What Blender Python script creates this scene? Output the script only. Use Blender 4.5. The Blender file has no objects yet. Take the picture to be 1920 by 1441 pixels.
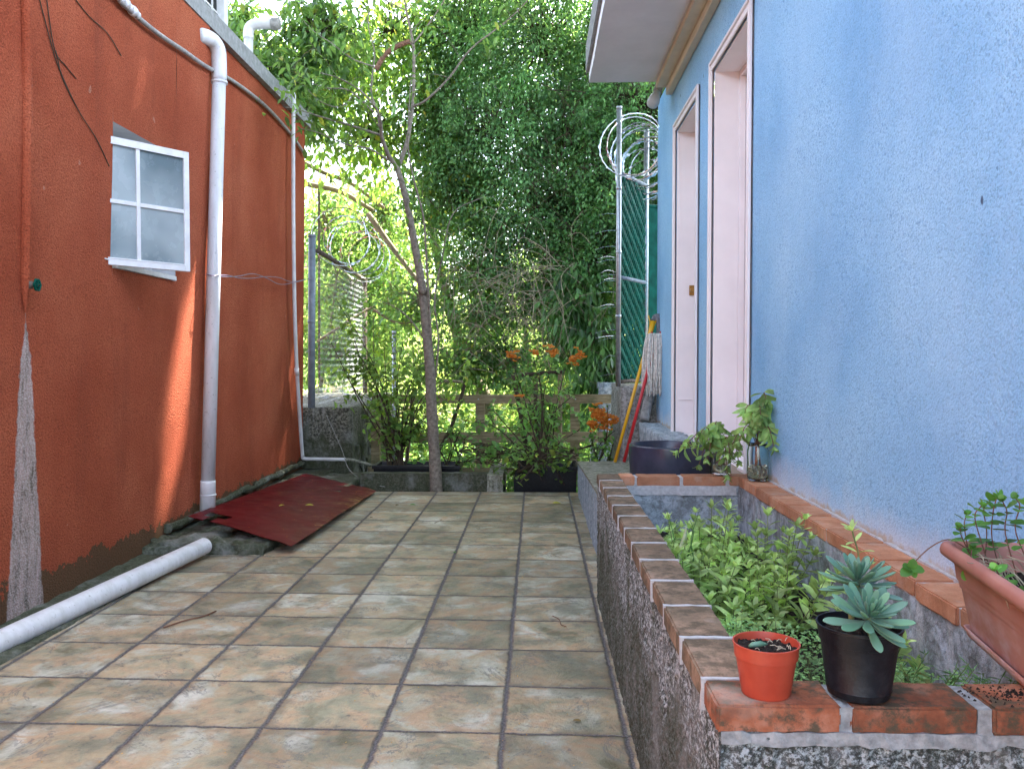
import bpy, bmesh, math, random
import numpy as np
from mathutils import Vector, Matrix, noise as mnoise
R = math.radians
rng = np.random.default_rng(11)
random.seed(7)
C = bpy.context.scene.collection
scene = bpy.context.scene

# ------------------------------------------------------------ camera, sky, sun, exposure
F = 1575.0                      # focal length in photo pixels (1920 wide)
YAW, PITCH = math.atan(46/F), math.atan(50/F)
cam = bpy.data.cameras.new('camera'); camo = bpy.data.objects.new('camera', cam); C.objects.link(camo)
cam.lens = F/1920*36; cam.sensor_width = 36; cam.clip_end = 400; cam.clip_start = .05
CAM = Vector((0, 0, 1.38)); camo.location = CAM
camo.rotation_euler = (math.pi/2-PITCH, 0, YAW)
scene.camera = camo

SUN = Vector((.24, .40, .885)).normalized()
w = bpy.data.worlds.new('World'); scene.world = w; w.use_nodes = True
wn = w.node_tree; bg = wn.nodes['Background']
sky = wn.nodes.new('ShaderNodeTexSky'); sky.sky_type = 'NISHITA'; sky.sun_disc = False
sky.sun_elevation = math.asin(SUN.z); sky.sun_rotation = math.atan2(SUN.x, SUN.y)
sky.air_density = 1.0; sky.dust_density = 2.5; sky.ozone_density = 1.0
hs = wn.nodes.new('ShaderNodeHueSaturation'); hs.inputs['Saturation'].default_value = .68
wn.links.new(sky.outputs[0], hs.inputs['Color']); wn.links.new(hs.outputs[0], bg.inputs[0])
bg.inputs[1].default_value = .15
sl = bpy.data.lights.new('sun', 'SUN'); sl.energy = 4.5; sl.angle = R(1.1); sl.color = (1, .93, .82)
so = bpy.data.objects.new('sun', sl); C.objects.link(so); so.rotation_euler = SUN.to_track_quat('Z', 'Y').to_euler()
scene.view_settings.view_transform = 'Standard'; scene.view_settings.look = 'None'
scene.view_settings.gamma = 1; scene.view_settings.exposure = 3.36
scene.cycles.max_bounces = 12; scene.cycles.transmission_bounces = 12; scene.cycles.transparent_max_bounces = 8

fwd = camo.rotation_euler.to_matrix() @ Vector((0, 0, -1))
rgt = camo.rotation_euler.to_matrix() @ Vector((1, 0, 0))
upv = camo.rotation_euler.to_matrix() @ Vector((0, 1, 0))
def at(px, py, Y):
    """world point that stands at distance Y and is seen at photo pixel (px, py)"""
    d = fwd*F + rgt*(px-960) - upv*(py-720.5)
    return CAM + d*(Y/d.y)

# ------------------------------------------------------------ materials
class Mt:
    def __init__(s, name, color=(.5, .5, .5), rough=.8, spec=.3):
        s.m = bpy.data.materials.new(name); s.m.use_nodes = True
        s.nt = s.m.node_tree; s.b = s.nt.nodes['Principled BSDF']
        s.b.inputs['Base Color'].default_value = (*color, 1)
        s.b.inputs['Roughness'].default_value = rough
        s.b.inputs['Specular IOR Level'].default_value = spec
        s.out = s.nt.nodes['Material Output']
        s.tc = s.nt.nodes.new('ShaderNodeTexCoord').outputs['Object']
    def n(s, t, **kw):
        nd = s.nt.nodes.new('ShaderNode'+t)
        for k, v in kw.items(): setattr(nd, k, v)
        return nd
    def l(s, a, b): s.nt.links.new(a, b)
    def put(s, sock, v):
        if hasattr(v, 'is_output'): s.l(v, sock)
        elif isinstance(v, tuple) and len(v) == 3 and sock.type == 'RGBA': sock.default_value = (*v, 1)
        elif sock.type == 'RGBA': sock.default_value = (v, v, v, 1)
        else: sock.default_value = v
    def math(s, op, a, b=0.0, c=None):
        nd = s.n('Math', operation=op); s.put(nd.inputs[0], a); s.put(nd.inputs[1], b)
        if c is not None: s.put(nd.inputs[2], c)
        return nd.outputs[0]
    def map(s, scale=(1, 1, 1), loc=(0, 0, 0), rot=(0, 0, 0)):
        nd = s.n('Mapping'); s.l(s.tc, nd.inputs[0]); nd.inputs['Scale'].default_value = scale
        nd.inputs['Location'].default_value = loc; nd.inputs['Rotation'].default_value = rot
        return nd.outputs[0]
    def noise(s, scale, detail=3, rough=.5, vec=None, dist=0, out=0):
        nd = s.n('TexNoise'); s.l(vec or s.tc, nd.inputs['Vector'])
        nd.inputs['Scale'].default_value = scale; nd.inputs['Detail'].default_value = detail
        nd.inputs['Roughness'].default_value = rough; nd.inputs['Distortion'].default_value = dist
        return nd.outputs[out]
    def voro(s, scale, vec=None, feature='F1', out='Distance'):
        nd = s.n('TexVoronoi', feature=feature); s.l(vec or s.tc, nd.inputs['Vector'])
        nd.inputs['Scale'].default_value = scale
        return nd.outputs[out]
    def ramp(s, fac, stops):
        nd = s.n('ValToRGB'); s.put(nd.inputs[0], fac); cr = nd.color_ramp
        while len(cr.elements) < len(stops): cr.elements.new(.5)
        for e, (p, c) in zip(cr.elements, stops):
            e.position = p; e.color = (*c, 1) if isinstance(c, tuple) else (c, c, c, 1)
        return nd.outputs[0]
    def mix(s, fac, a, b, blend='MIX'):
        nd = s.n('MixRGB', blend_type=blend); s.put(nd.inputs[0], fac); s.put(nd.inputs[1], a); s.put(nd.inputs[2], b)
        return nd.outputs[0]
    def sep(s, v=None):
        nd = s.n('SeparateXYZ'); s.l(v or s.tc, nd.inputs[0]); return nd.outputs
    def col(s, v): s.put(s.b.inputs['Base Color'], v)
    def rough(s, v): s.put(s.b.inputs['Roughness'], v)
    def bump(s, h, strength=.5, dist=.005):
        nd = s.n('Bump'); s.l(h, nd.inputs['Height']); nd.inputs['Strength'].default_value = strength
        nd.inputs['Distance'].default_value = dist; s.l(nd.outputs[0], s.b.inputs['Normal'])
        return nd

def simple(name, color, rough=.6, var=.25, scale=20, bump=.2, metal=0, spec=.3, dist=.002):
    m = Mt(name, color, rough, spec); m.b.inputs['Metallic'].default_value = metal
    nz = m.noise(scale, 4, .6)
    dk = tuple(c*(1-var) for c in color); lt = tuple(min(1, c*(1+var)) for c in color)
    m.col(m.ramp(nz, [(.3, dk), (.7, lt)]))
    if bump: m.bump(m.noise(scale*4, 3, .6), bump, dist)
    return m.m

def leafmat(name, dark, light, trans, tw=.45, rough=.5, extra=None, cs=2.2):
    """leaf: diffuse + gloss + light passing through; tone varies leaf by leaf"""
    m = Mt(name, dark, rough, .35)
    g = m.n('NewGeometry').outputs['Random Per Island']
    st = [(0, dark), (.55, tuple((a+b)/2 for a, b in zip(dark, light))), (.93, light)]
    if extra: st.append((.99, extra))
    c = m.ramp(g, st)
    cl = m.ramp(m.noise(cs, 3, .6), [(.36, .50), (.52, 1.0), (.66, 1.5)])
    c = m.mix(1.0, c, cl, 'MULTIPLY')
    m.col(c)
    t = m.n('BsdfTranslucent'); m.l(m.mix(1.0, m.mix(g, tuple(x*.6 for x in trans), trans), cl, 'MULTIPLY'), t.inputs[0])
    mx = m.n('MixShader'); mx.inputs[0].default_value = tw
    m.l(m.b.outputs[0], mx.inputs[1]); m.l(t.outputs[0], mx.inputs[2]); m.l(mx.outputs[0], m.out.inputs[0])
    return m.m

MAT = {}
# patio: riven stone-look tiles 45 x 44 cm with ragged grey joints
m = Mt('patio_tiles', rough=.42, spec=.5)
warp = m.noise(14, 6, .8, out=1); wv = m.n('VectorMath', operation='MULTIPLY_ADD')
m.l(warp, wv.inputs[0]); wv.inputs[1].default_value = (.034, .034, 0); m.l(m.tc, wv.inputs[2])
s_ = m.sep(wv.outputs[0])
u = m.math('DIVIDE', m.math('ADD', s_[0], .088+.451*10+.017), .451)
v = m.math('DIVIDE', m.math('ADD', m.math('ADD', s_[1], m.math('MULTIPLY', s_[0], .022)), -3.078+.4435*20+.017), .4435)
fu, fv = m.math('FRACT', u), m.math('FRACT', v)
eu = m.math('MULTIPLY', m.math('MINIMUM', fu, m.math('SUBTRACT', 1, fu)), .451)
ev = m.math('MULTIPLY', m.math('MINIMUM', fv, m.math('SUBTRACT', 1, fv)), .4435)
e = m.math('MINIMUM', m.math('SUBTRACT', eu, .002), ev)
joint = m.ramp(e, [(.0035, 1.0), (.0095, 0.0)])
cid = m.n('CombineXYZ'); m.l(m.math('FLOOR', u), cid.inputs[0]); m.l(m.math('FLOOR', v), cid.inputs[1])
wnz = m.n('TexWhiteNoise'); m.l(cid.outputs[0], wnz.inputs['Vector'])
off = m.n('VectorMath', operation='MULTIPLY_ADD'); m.l(wnz.outputs['Color'], off.inputs[0]); off.inputs[1].default_value = (7, 7, 7); m.l(m.tc, off.inputs[2])
tv = off.outputs[0]
n1 = m.noise(3.2, 4, .6, vec=tv, dist=.6); n2 = m.noise(7, 5, .65, vec=tv, dist=.8); n3 = m.noise(60, 4, .7, vec=tv)
base = m.ramp(n1, [(.33, (.14, .125, .07)), (.42, (.27, .26, .175)), (.50, (.40, .31, .19)), (.57, (.39, .38, .29)), (.66, (.54, .53, .445))])
base = m.mix(m.ramp(n2, [(.48, 0.0), (.62, .85)]), base, (.42, .28, .165))
base = m.mix(m.ramp(m.noise(5, 4, .6, vec=tv), [(.50, 0.0), (.66, .75)]), base, (.155, .165, .115))
base = m.mix(m.math('MULTIPLY', m.ramp(e, [(.0, .8), (.05, 0.0)]), m.ramp(m.noise(5, 3, .6, vec=tv), [(.44, 0.0), (.6, 1.0)])), base, (.17, .12, .07))
tone = m.ramp(wnz.outputs['Value'], [(0, .78), (1, 1.28)])
base = m.mix(1.0, base, tone, 'MULTIPLY')
pits = m.ramp(m.noise(30, 6, .8, vec=tv), [(.53, 0.0), (.63, .85)])
pits = m.math('MULTIPLY', pits, m.ramp(m.noise(5, 2, .5, vec=tv), [(.38, 0.1), (.58, 1.0)]))
base = m.mix(pits, base, (.10, .10, .095))
vein = m.math('ABSOLUTE', m.math('SUBTRACT', m.noise(2.6, 6, .75, vec=tv, dist=1.0), .5))
base = m.mix(m.math('MULTIPLY', m.ramp(vein, [(.004, .8), (.02, 0.0)]), m.ramp(m.noise(4, 2, .5, vec=tv), [(.45, 0.0), (.6, .9)])), base, (.11, .115, .12))
base = m.mix(m.ramp(n3, [(.35, .25), (.6, 0.0)]), base, (.17, .15, .12))
jc = m.ramp(m.noise(120, 3, .7), [(.35, (.06, .057, .056)), (.65, (.20, .19, .185))])
m.col(m.mix(joint, base, jc))
m.rough(m.mix(joint, m.ramp(n2, [(.3, .34), (.7, .55)]), .95))
riv = m.noise(4.5, 6, .7, vec=tv, dist=1.2)
h = m.math('ADD', m.math('MULTIPLY', riv, .9), m.math('MULTIPLY', m.ramp(e, [(.0, 0.0), (.012, 1.0)]), .8))
h = m.math('ADD', h, m.math('MULTIPLY', m.noise(45, 5, .75), .30))
m.bump(h, .9, .016)
MAT['tiles'] = m.m

def stucco(name, stops, bscale=95, bstr=.7, dist=.006, dirt=None):
    m = Mt(name, rough=.9, spec=.15)
    n = m.noise(1.1, 5, .6); c = m.ramp(n, stops)
    g = m.noise(bscale, 4, .62); vv = m.voro(bscale*.7)
    h = m.math('ADD', g, m.math('MULTIPLY', vv, .35))
    c = m.mix(m.ramp(g, [(.36, .55), (.5, 0.0)]), c, tuple(x*.55 for x in stops[0][1]))
    return m, c, h

# orange stucco with a bare weathered tongue of plaster near the camera
m, c, h = stucco('orange_stucco', [(.34, (.36, .076, .034)), (.5, (.43, .102, .048)), (.66, (.48, .130, .064))], 105, .7)
p = m.sep(); py_, pz_ = p[1], p[2]
strk = m.ramp(m.noise(1, 4, .6, vec=m.map((1, 5, .5))), [(.55, 0.0), (.75, .45)])
c = m.mix(strk, c, (.21, .055, .032))
c = m.mix(m.ramp(m.noise(120, 5, .75), [(.40, .7), (.49, 0.0)]), c, (.17, .035, .018))
c = m.mix(m.ramp(m.noise(9, 2, .5), [(.76, 0.0), (.78, .3)]), c, (.55, .40, .32))
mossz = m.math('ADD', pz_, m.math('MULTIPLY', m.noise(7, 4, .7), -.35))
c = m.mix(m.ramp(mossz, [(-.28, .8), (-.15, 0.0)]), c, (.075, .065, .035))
ridge = m.noise(22, 4, .7)
half = m.math('ADD', m.math('MULTIPLY', m.math('SUBTRACT', 1.62, pz_), .085), .03)
half = m.math('MULTIPLY', half, m.ramp(m.math('SUBTRACT', 1.64, pz_), [(0, 0.0), (.25, 1.0)]))
half = m.math('ADD', half, m.math('MULTIPLY', m.math('SUBTRACT', ridge, .5), .05))
dd = m.math('SUBTRACT', half, m.math('ABSOLUTE', m.math('SUBTRACT', py_, 4.415)))
bare = m.ramp(dd, [(.0, 0.0), (.012, 1.0)])
ov = m.ramp(m.noise(1, 5, .7, vec=m.map((20, 20, 5))), [(.35, (.10, .085, .06)), (.5, (.36, .27, .24)), (.66, (.50, .36, .34))])
ov = m.mix(m.ramp(m.noise(90, 3, .7), [(.45, 0.0), (.6, .6)]), ov, (.60, .52, .50))
c = m.mix(bare, c, ov)
crk = m.n('TexVoronoi', feature='DISTANCE_TO_EDGE'); crk.inputs['Scale'].default_value = .9
m.l(m.map((1, 1, .5)), crk.inputs['Vector'])
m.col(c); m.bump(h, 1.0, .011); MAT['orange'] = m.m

m, c, h = stucco('blue_stucco', [(.34, (.225, .46, .72)), (.5, (.30, .555, .80)), (.66, (.37, .63, .85))], 130, .8)
c = m.mix(m.math('MULTIPLY', m.ramp(m.noise(70, 5, .8), [(.39, .75), (.455, 0.0)]), m.ramp(m.noise(2.2, 4, .7), [(.40, .15), (.65, 1.0)])), c, (.05, .19, .48))
c = m.mix(m.ramp(m.noise(1, 4, .6, vec=m.map((1, 1.6, .8))), [(.46, 0.0), (.70, .30)]), c, (.46, .68, .86))
pz = m.math('ADD', m.sep()[2], m.math('MULTIPLY', m.noise(3, 4, .6), .3))
c = m.mix(m.ramp(pz, [(.86, .75), (1.2, 0.0)]), c, (.58, .63, .68))
c = m.mix(m.ramp(m.math('ADD', m.sep()[2], m.math('MULTIPLY', m.noise(14, 4, .6), .12)), [(.785, 1.0), (.81, 0.0)]), c, (.46, .40, .33))
c = m.mix(m.ramp(m.noise(1, 5, .75, vec=m.map((1, 22, 10), (0, 7, 3))), [(.68, 0.0), (.73, .7)]), c, (.06, .13, .26))
kn = m.n('TexVoronoi'); kn.inputs['Scale'].default_value = 1.7; m.l(m.map((1, 1.6, .9), (.3, .4, .2)), kn.inputs['Vector'])
kd = m.math('ADD', kn.outputs['Distance'], m.math('MULTIPLY', m.noise(30, 3, .7), .03))
c = m.mix(m.ramp(kd, [(.034, .9), (.042, 0.0)]), c, (.05, .07, .13))
m.col(c); m.bump(h, .6, .006); MAT['blue'] = m.m

# exposed-aggregate planter wall: bright grit, dark pits, moss streaks
def grit(name, lo, mid, hi, moss=.6, sc=110, base=False):
    m = Mt(name, rough=.85, spec=.35)
    n = m.noise(sc, 5, .78); c = m.ramp(n, [(.42, lo), (.5, mid), (.575, hi)])
    st = m.noise(1, 4, .6, vec=m.map((9, 9, 1.6)))
    c = m.mix(m.ramp(st, [(.5, 0.0), (.68, moss)]), c, (.055, .065, .03))
    st2 = m.noise(1, 4, .6, vec=m.map((16, 16, 1.2), (4, 3, 2)))
    c = m.mix(m.ramp(st2, [(.55, 0.0), (.72, .45)]), c, (.50, .49, .48))
    if base:
        zz = m.math('ADD', m.sep()[2], m.math('MULTIPLY', m.noise(1, 4, .7, vec=m.map((5, 5, 2))), -.8))
        c = m.mix(m.ramp(zz, [(-.25, .75), (.12, 0.0)]), c, (.05, .06, .03))
        c = m.mix(m.ramp(m.noise(3.5, 4, .7), [(.5, 0.0), (.68, .5)]), c, (.33, .33, .32))
    m.col(c); m.bump(m.math('ADD', n, m.math('MULTIPLY', m.voro(sc*.8), .5)), 1.0, .012)
    return m.m
MAT['grit'] = grit('rough_grit_render', (.045, .052, .048), (.16, .18, .175), (.56, .62, .63), .85, 85, True)
MAT['mossy'] = grit('mossy_concrete', (.035, .034, .026), (.12, .115, .09), (.27, .26, .215), .85, 38, True)
MAT['concrete'] = grit('grey_concrete', (.13, .125, .115), (.25, .245, .225), (.36, .35, .33), .35, 30)
MAT['paleconc'] = grit('pale_painted_concrete', (.22, .27, .32), (.36, .42, .47), (.50, .56, .62), .35, 26)
MAT['innerwall'] = grit('planter_inner_cement', (.17, .19, .20), (.27, .31, .33), (.38, .43, .47), .30, 14)
MAT['bluelow'] = grit('faded_blue_cement', (.19, .25, .31), (.30, .39, .48), (.42, .52, .62), .3, 34)
MAT['topconc'] = grit('lichened_cement_top', (.14, .14, .10), (.25, .25, .19), (.36, .36, .30), .45, 30)
MAT['greymortar'] = simple('grey_cement_mortar', (.27, .28, .28), .95, .35, 50, .8)
MAT['palegreen'] = simple('pale_green_stalk', (.36, .42, .24), .5, .25, 60, 0)
MAT['greenwire'] = simple('green_coated_wire', (.002, .04, .03), .5, .3, 20, 0)
MAT['mortar'] = simple('pale_mortar', (.44, .44, .44), .9, .18, 60, .5)
MAT['cornice'] = simple('grey_cement_cornice', (.27, .275, .28), .9, .25, 18, .4)

def brickm(name, stops, moss):
    m = Mt(name, rough=.88, spec=.2)
    g = m.n('NewGeometry').outputs['Random Per Island']
    c = m.ramp(m.noise(9, 5, .65), stops)
    c = m.mix(1.0, c, m.ramp(g, [(0, .78), (1, 1.12)]), 'MULTIPLY')
    c = m.mix(m.ramp(m.noise(16, 6, .75), [(.46, 0.0), (.58, moss)]), c, (.075, .062, .04))
    c = m.mix(m.ramp(m.noise(6, 3, .6, vec=m.map((1, 1, 1), (3, 1, 5))), [(.6, 0.0), (.72, .55)]), c, (.42, .33, .26))
    c = m.mix(m.ramp(m.noise(150, 2, .6), [(.62, 0.0), (.72, .5)]), c, (.10, .08, .06))
    m.col(c); m.bump(m.noise(85, 5, .7), .6, .004); return m.m
MAT['brick_old'] = brickm('weathered_brick', [(.34, (.11, .082, .055)), (.5, (.21, .145, .095)), (.66, (.30, .205, .14))], .7)
MAT['brick_front'] = brickm('front_brick', [(.36, (.14, .052, .03)), (.5, (.28, .095, .048)), (.64, (.36, .16, .10))], .95)
MAT['brick_new'] = brickm('clean_terracotta_brick', [(.3, (.36, .155, .08)), (.5, (.46, .21, .115)), (.7, (.53, .29, .18))], .12)

MAT['pvc'] = simple('white_pvc', (.66, .65, .66), .38, .12, 9, .1, spec=.5)
m = Mt('dirty_pvc', rough=.4, spec=.5); c = m.ramp(m.noise(1, 5, .6, vec=m.map((14, 14, 3))), [(.35, (.56, .56, .57)), (.6, (.68, .68, .71))])
c = m.mix(m.ramp(m.noise(45, 4, .7), [(.60, 0.0), (.70, .6)]), c, (.20, .18, .15)); m.col(c); MAT['pvcdirty'] = m.m
MAT['conduit'] = simple('weathered_conduit', (.30, .29, .28), .6, .35, 25, .3)
m = Mt('window_glass', (.20, .25, .28), .16, .6)
c = m.ramp(m.noise(1.6, 3, .5), [(.38, (.13, .18, .20)), (.62, (.36, .42, .44))])  # pale blotches painted in as cloud reflected in the panes
p = m.sep(); c = m.mix(m.ramp(m.noise(16, 5, .75, dist=1.5), [(.62, 0.0), (.68, .5)]), c, (.36, .42, .45))
m.col(c); m.rough(m.ramp(m.noise(9, 4, .6), [(.4, .12), (.6, .32)])); MAT['glass'] = m.m
MAT['whitepaint'] = simple('white_paint', (.72, .72, .74), .55, .10, 12, .15)
MAT['doorpaint'] = simple('pinkish_white_paint', (.82, .77, .77), .5, .05, 3, .08)
MAT['soffit'] = simple('white_soffit_plaster', (.76, .76, .78), .85, .05, 4, .1)
MAT['cream'] = simple('cream_moulding', (.66, .60, .47), .7, .08, 6, .1)
m = Mt('galvanised_steel', (.42, .44, .47), .38, .5); m.b.inputs['Metallic'].default_value = .75
m.col(m.ramp(m.noise(30, 3, .6), [(.3, (.30, .32, .35)), (.7, (.52, .54, .57))])); MAT['steel'] = m.m
m = Mt('razor_steel', (.6, .62, .66), .22, .5); m.b.inputs['Metallic'].default_value = .9; MAT['razor'] = m.m
MAT['bluegrey'] = simple('blue_grey_painted_post', (.20, .235, .285), .5, .25, 14, .2)
MAT['rust'] = simple('rusty_steel', (.10, .075, .06), .8, .5, 30, .4)
m = Mt('green_plastic', (.012, .12, .09), .5, .06); m.col(m.ramp(m.noise(12, 3), [(.3, (.003, .050, .035)), (.7, (.006, .10, .07))])); MAT['green'] = m.m
m = Mt('dark_red_painted_sheet', rough=.3, spec=.05)
c = m.ramp(m.noise(5, 4, .6), [(.3, (.075, .004, .007)), (.7, (.13, .009, .012))])
rs = m.noise(1, 5, .7, vec=m.map((5, 22, 8), (0, 0, 0), (0, 0, .9)))
xm = m.math('ADD', m.math('MULTIPLY', m.sep()[0], .55), m.math('MULTIPLY', m.sep()[1], .03))
rm = m.ramp(m.math('ADD', rs, m.math('ADD', xm, .78)), [(.60, 0.0), (.70, .9)])
c = m.mix(rm, c, m.ramp(m.noise(30, 3), [(.35, (.15, .055, .025)), (.6, (.40, .27, .10)), (.75, (.55, .45, .36))]))
sc_ = m.ramp(m.noise(1, 5, .8, vec=m.map((3, 40, 3), (0, 0, 0), (0, 0, .6))), [(.60, 0.0), (.66, .8)])
c = m.mix(m.math('MULTIPLY', sc_, m.ramp(m.noise(2.2, 2), [(.45, 0.0), (.6, 1.0)])), c, (.50, .40, .26))
m.col(c); m.rough(m.ramp(m.noise(8, 4, .6), [(.3, .30), (.7, .5)])); m.bump(m.noise(4, 3, .5), .3, .02); MAT['sheet'] = m.m
m = Mt('potting_soil', rough=.95, spec=.2); n = m.noise(90, 5, .75)
m.col(m.ramp(n, [(.35, (.010, .008, .007)), (.6, (.045, .034, .027)), (.72, (.16, .13, .11))])); m.bump(n, 1, .012); MAT['soil'] = m.m
m = Mt('orange_red_plastic_pot', (.42, .055, .025), .42, .45); m.col(m.ramp(m.noise(14, 4, .6), [(.35, (.36, .045, .022)), (.65, (.46, .07, .034))])); m.bump(m.noise(250, 2), .12, .001); MAT['redpot'] = m.m
m = Mt('black_plastic_pot', (.012, .013, .016), .42, .3); m.col(m.ramp(m.noise(40, 5, .75), [(.45, (.005, .006, .009)), (.68, (.016, .018, .022))])); m.bump(m.noise(160, 3), .35, .0015); MAT['blackpot'] = m.m
m = Mt('dark_glazed_pot', (.025, .032, .058), .3, .5); m.col(m.ramp(m.noise(9, 4, .65), [(.35, (.020, .026, .048)), (.7, (.045, .052, .085))])); MAT['glaze'] = m.m
m = Mt('terracotta_plastic', rough=.5, spec=.4); c = m.ramp(m.noise(6, 4, .6), [(.35, (.33, .135, .105)), (.65, (.43, .20, .16))])
pzz = m.sep()[2]; c = m.mix(m.math('MULTIPLY', m.ramp(m.noise(1, 4, .6, vec=m.map((7, 7, 12))), [(.45, 0.0), (.62, .75)]), m.ramp(pzz, [(.74, 1.0), (.88, 0.0)])), c, (.56, .44, .46))
m.col(c); m.bump(m.noise(120, 2), .1, .001); MAT['terra'] = m.m
m = Mt('weathered_board', rough=.85, spec=.2); c = m.ramp(m.noise(1, 5, .65, vec=m.map((2.5, 30, 30))), [(.3, (.14, .105, .06)), (.5, (.29, .23, .14)), (.7, (.40, .34, .23))])
c = m.mix(m.ramp(m.noise(7, 4, .6), [(.5, 0.0), (.68, .55)]), c, (.075, .095, .04)); m.col(c); m.bump(m.noise(1, 4, .6, vec=m.map((3, 60, 60))), .6, .004); MAT['board'] = m.m
MAT['bark'] = simple('grey_brown_bark', (.21, .18, .145), .9, .45, 30, .9, dist=.008)
MAT['palebark'] = simple('pale_bark', (.23, .19, .13), .9, .35, 14, .8, dist=.01)
MAT['drytwig'] = simple('dry_twigs', (.36, .31, .22), .9, .4, 6, 0)
MAT['darktwig'] = simple('dark_twigs', (.065, .048, .032), .9, .4, 6, 0)
MAT['stem'] = simple('green_stem', (.16, .20, .075), .6, .3, 12, 0)
MAT['redstem'] = simple('reddish_stem', (.17, .085, .055), .6, .3, 12, 0)
MAT['yellow'] = simple('yellow_handle', (.72, .38, .012), .35, .06, 8, 0, spec=.5)
MAT['red'] = simple('red_handle', (.50, .018, .022), .35, .06, 8, 0, spec=.5)
MAT['mopwhite'] = simple('off_white_mop_cotton', (.68, .64, .58), .95, .35, 40, .4)
MAT['mopgrey'] = simple('grey_mop_cotton', (.20, .205, .22), .95, .35, 40, .4)
MAT['brass'] = simple('brass', (.35, .20, .06), .35, .2, 20, 0, metal=.9)
MAT['dark'] = simple('dark_interior', (.02, .022, .024), .7, .2, 5, 0)
MAT['wire'] = simple('violet_grey_wire', (.20, .17, .24), .5, .2, 8, 0)
MAT['petal_stuff'] = simple('yellow_petals', (.62, .32, .03), .7, .4, 3, 0)
MAT['bulb'] = simple('frosted_bulb', (.50, .53, .54), .25, .08, 8, 0, spec=.6)
m = Mt('clear_glass', (.9, .97, .95), .03, .5); m.b.inputs['Transmission Weight'].default_value = 1; m.b.inputs['IOR'].default_value = 1.45; MAT['clear'] = m.m
m = Mt('cloudy_water', (.72, .70, .52), .05, .5); m.b.inputs['Transmission Weight'].default_value = .8; m.b.inputs['IOR'].default_value = 1.33; MAT['water'] = m.m
m = Mt('leaf_litter_ground', rough=.95, spec=.1); m.col(m.ramp(m.noise(3, 6, .7), [(.35, (.030, .026, .015)), (.55, (.07, .06, .03)), (.7, (.06, .085, .03))])); m.bump(m.noise(14, 5, .7), 1, .06); MAT['ground'] = m.m

MAT['lf_vine'] = leafmat('small_vine_leaves', (.055, .16, .07), (.26, .49, .21), (.34, .60, .14), .48, .28)
MAT['lf_dense'] = leafmat('dense_dark_leaves', (.032, .105, .04), (.18, .36, .13), (.22, .46, .08), .42, .32)
MAT['lf_bright'] = leafmat('bright_backlit_leaves', (.08, .19, .045), (.24, .42, .11), (.42, .62, .10), .55, .4, (.5, .42, .05))
MAT['lf_yel'] = leafmat('sunlit_yellow_green_leaves', (.15, .27, .075), (.32, .45, .14), (.55, .70, .20), .58, .5, (.6, .48, .06))
MAT['lf_young'] = leafmat('young_tree_leaves', (.05, .13, .045), (.17, .33, .10), (.32, .52, .09), .5, .38, (.5, .42, .05))
MAT['lf_shrub'] = leafmat('flowering_shrub_leaves', (.07, .21, .06), (.23, .44, .14), (.38, .64, .12), .48, .38)
MAT['lf_sage'] = leafmat('sage_leaves', (.32, .50, .15), (.56, .72, .28), (.62, .82, .20), .42, .5, None, 9)
MAT['lf_oreg'] = leafmat('oregano_leaves', (.20, .40, .14), (.36, .58, .22), (.40, .68, .18), .38, .55, None, 9)
MAT['lf_fern'] = leafmat('feathery_leaves', (.08, .20, .06), (.16, .34, .10), (.18, .40, .07), .35, .5, None, 9)
MAT['lf_mint'] = leafmat('mint_leaves', (.08, .26, .05), (.20, .46, .09), (.30, .62, .08), .4, .42, None, 9)
MAT['lf_jar'] = leafmat('cutting_leaves', (.26, .46, .14), (.46, .66, .24), (.52, .76, .18), .4, .55, None, 9)
MAT['flower'] = leafmat('orange_flower_petals', (.90, .24, .02), (.98, .40, .06), (1, .40, .06), .4, .6, None, .01)
MAT['lf_fall'] = leafmat('fallen_yellow_leaf', (.36, .36, .05), (.50, .46, .06), (.5, .5, .05), .2, .5)
MAT['lf_brown'] = leafmat('fallen_brown_leaf', (.11, .075, .03), (.17, .12, .04), (.2, .15, .05), .1, .6)
m = Mt('blue_green_succulent', rough=.42, spec=.35); g = m.n('NewGeometry').outputs['Random Per Island']
c = m.ramp(g, [(0, (.06, .15, .10)), (.5, (.10, .22, .14)), (1, (.15, .30, .17))])
c = m.mix(m.ramp(m.noise(22, 3), [(.45, 0.0), (.7, .5)]), c, (.17, .26, .24)); m.col(c)
m.b.inputs['Subsurface Weight'].default_value = .12; m.b.inputs['Subsurface Radius'].default_value = (.01, .02, .008)
MAT['succ'] = m.m

# ------------------------------------------------------------ builders
def tag(o, label=None, cat=None, group=None, kind=None):
    for k, v in (('label', label), ('category', cat), ('group', group), ('kind', kind)):
        if v: o[k] = v
    return o
def link(o, parent=None):
    C.objects.link(o)
    if parent is not None:
        o.parent = parent; o.matrix_parent_inverse = Matrix.Translation(parent.location).inverted() if parent.type == 'EMPTY' else Matrix.Identity(4)
    return o
def empty(name, loc, label, cat, group=None, kind=None):
    o = bpy.data.objects.new(name, None); o.location = loc; o.empty_display_size = .1
    C.objects.link(o); tag(o, label, cat, group, kind); return o

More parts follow.
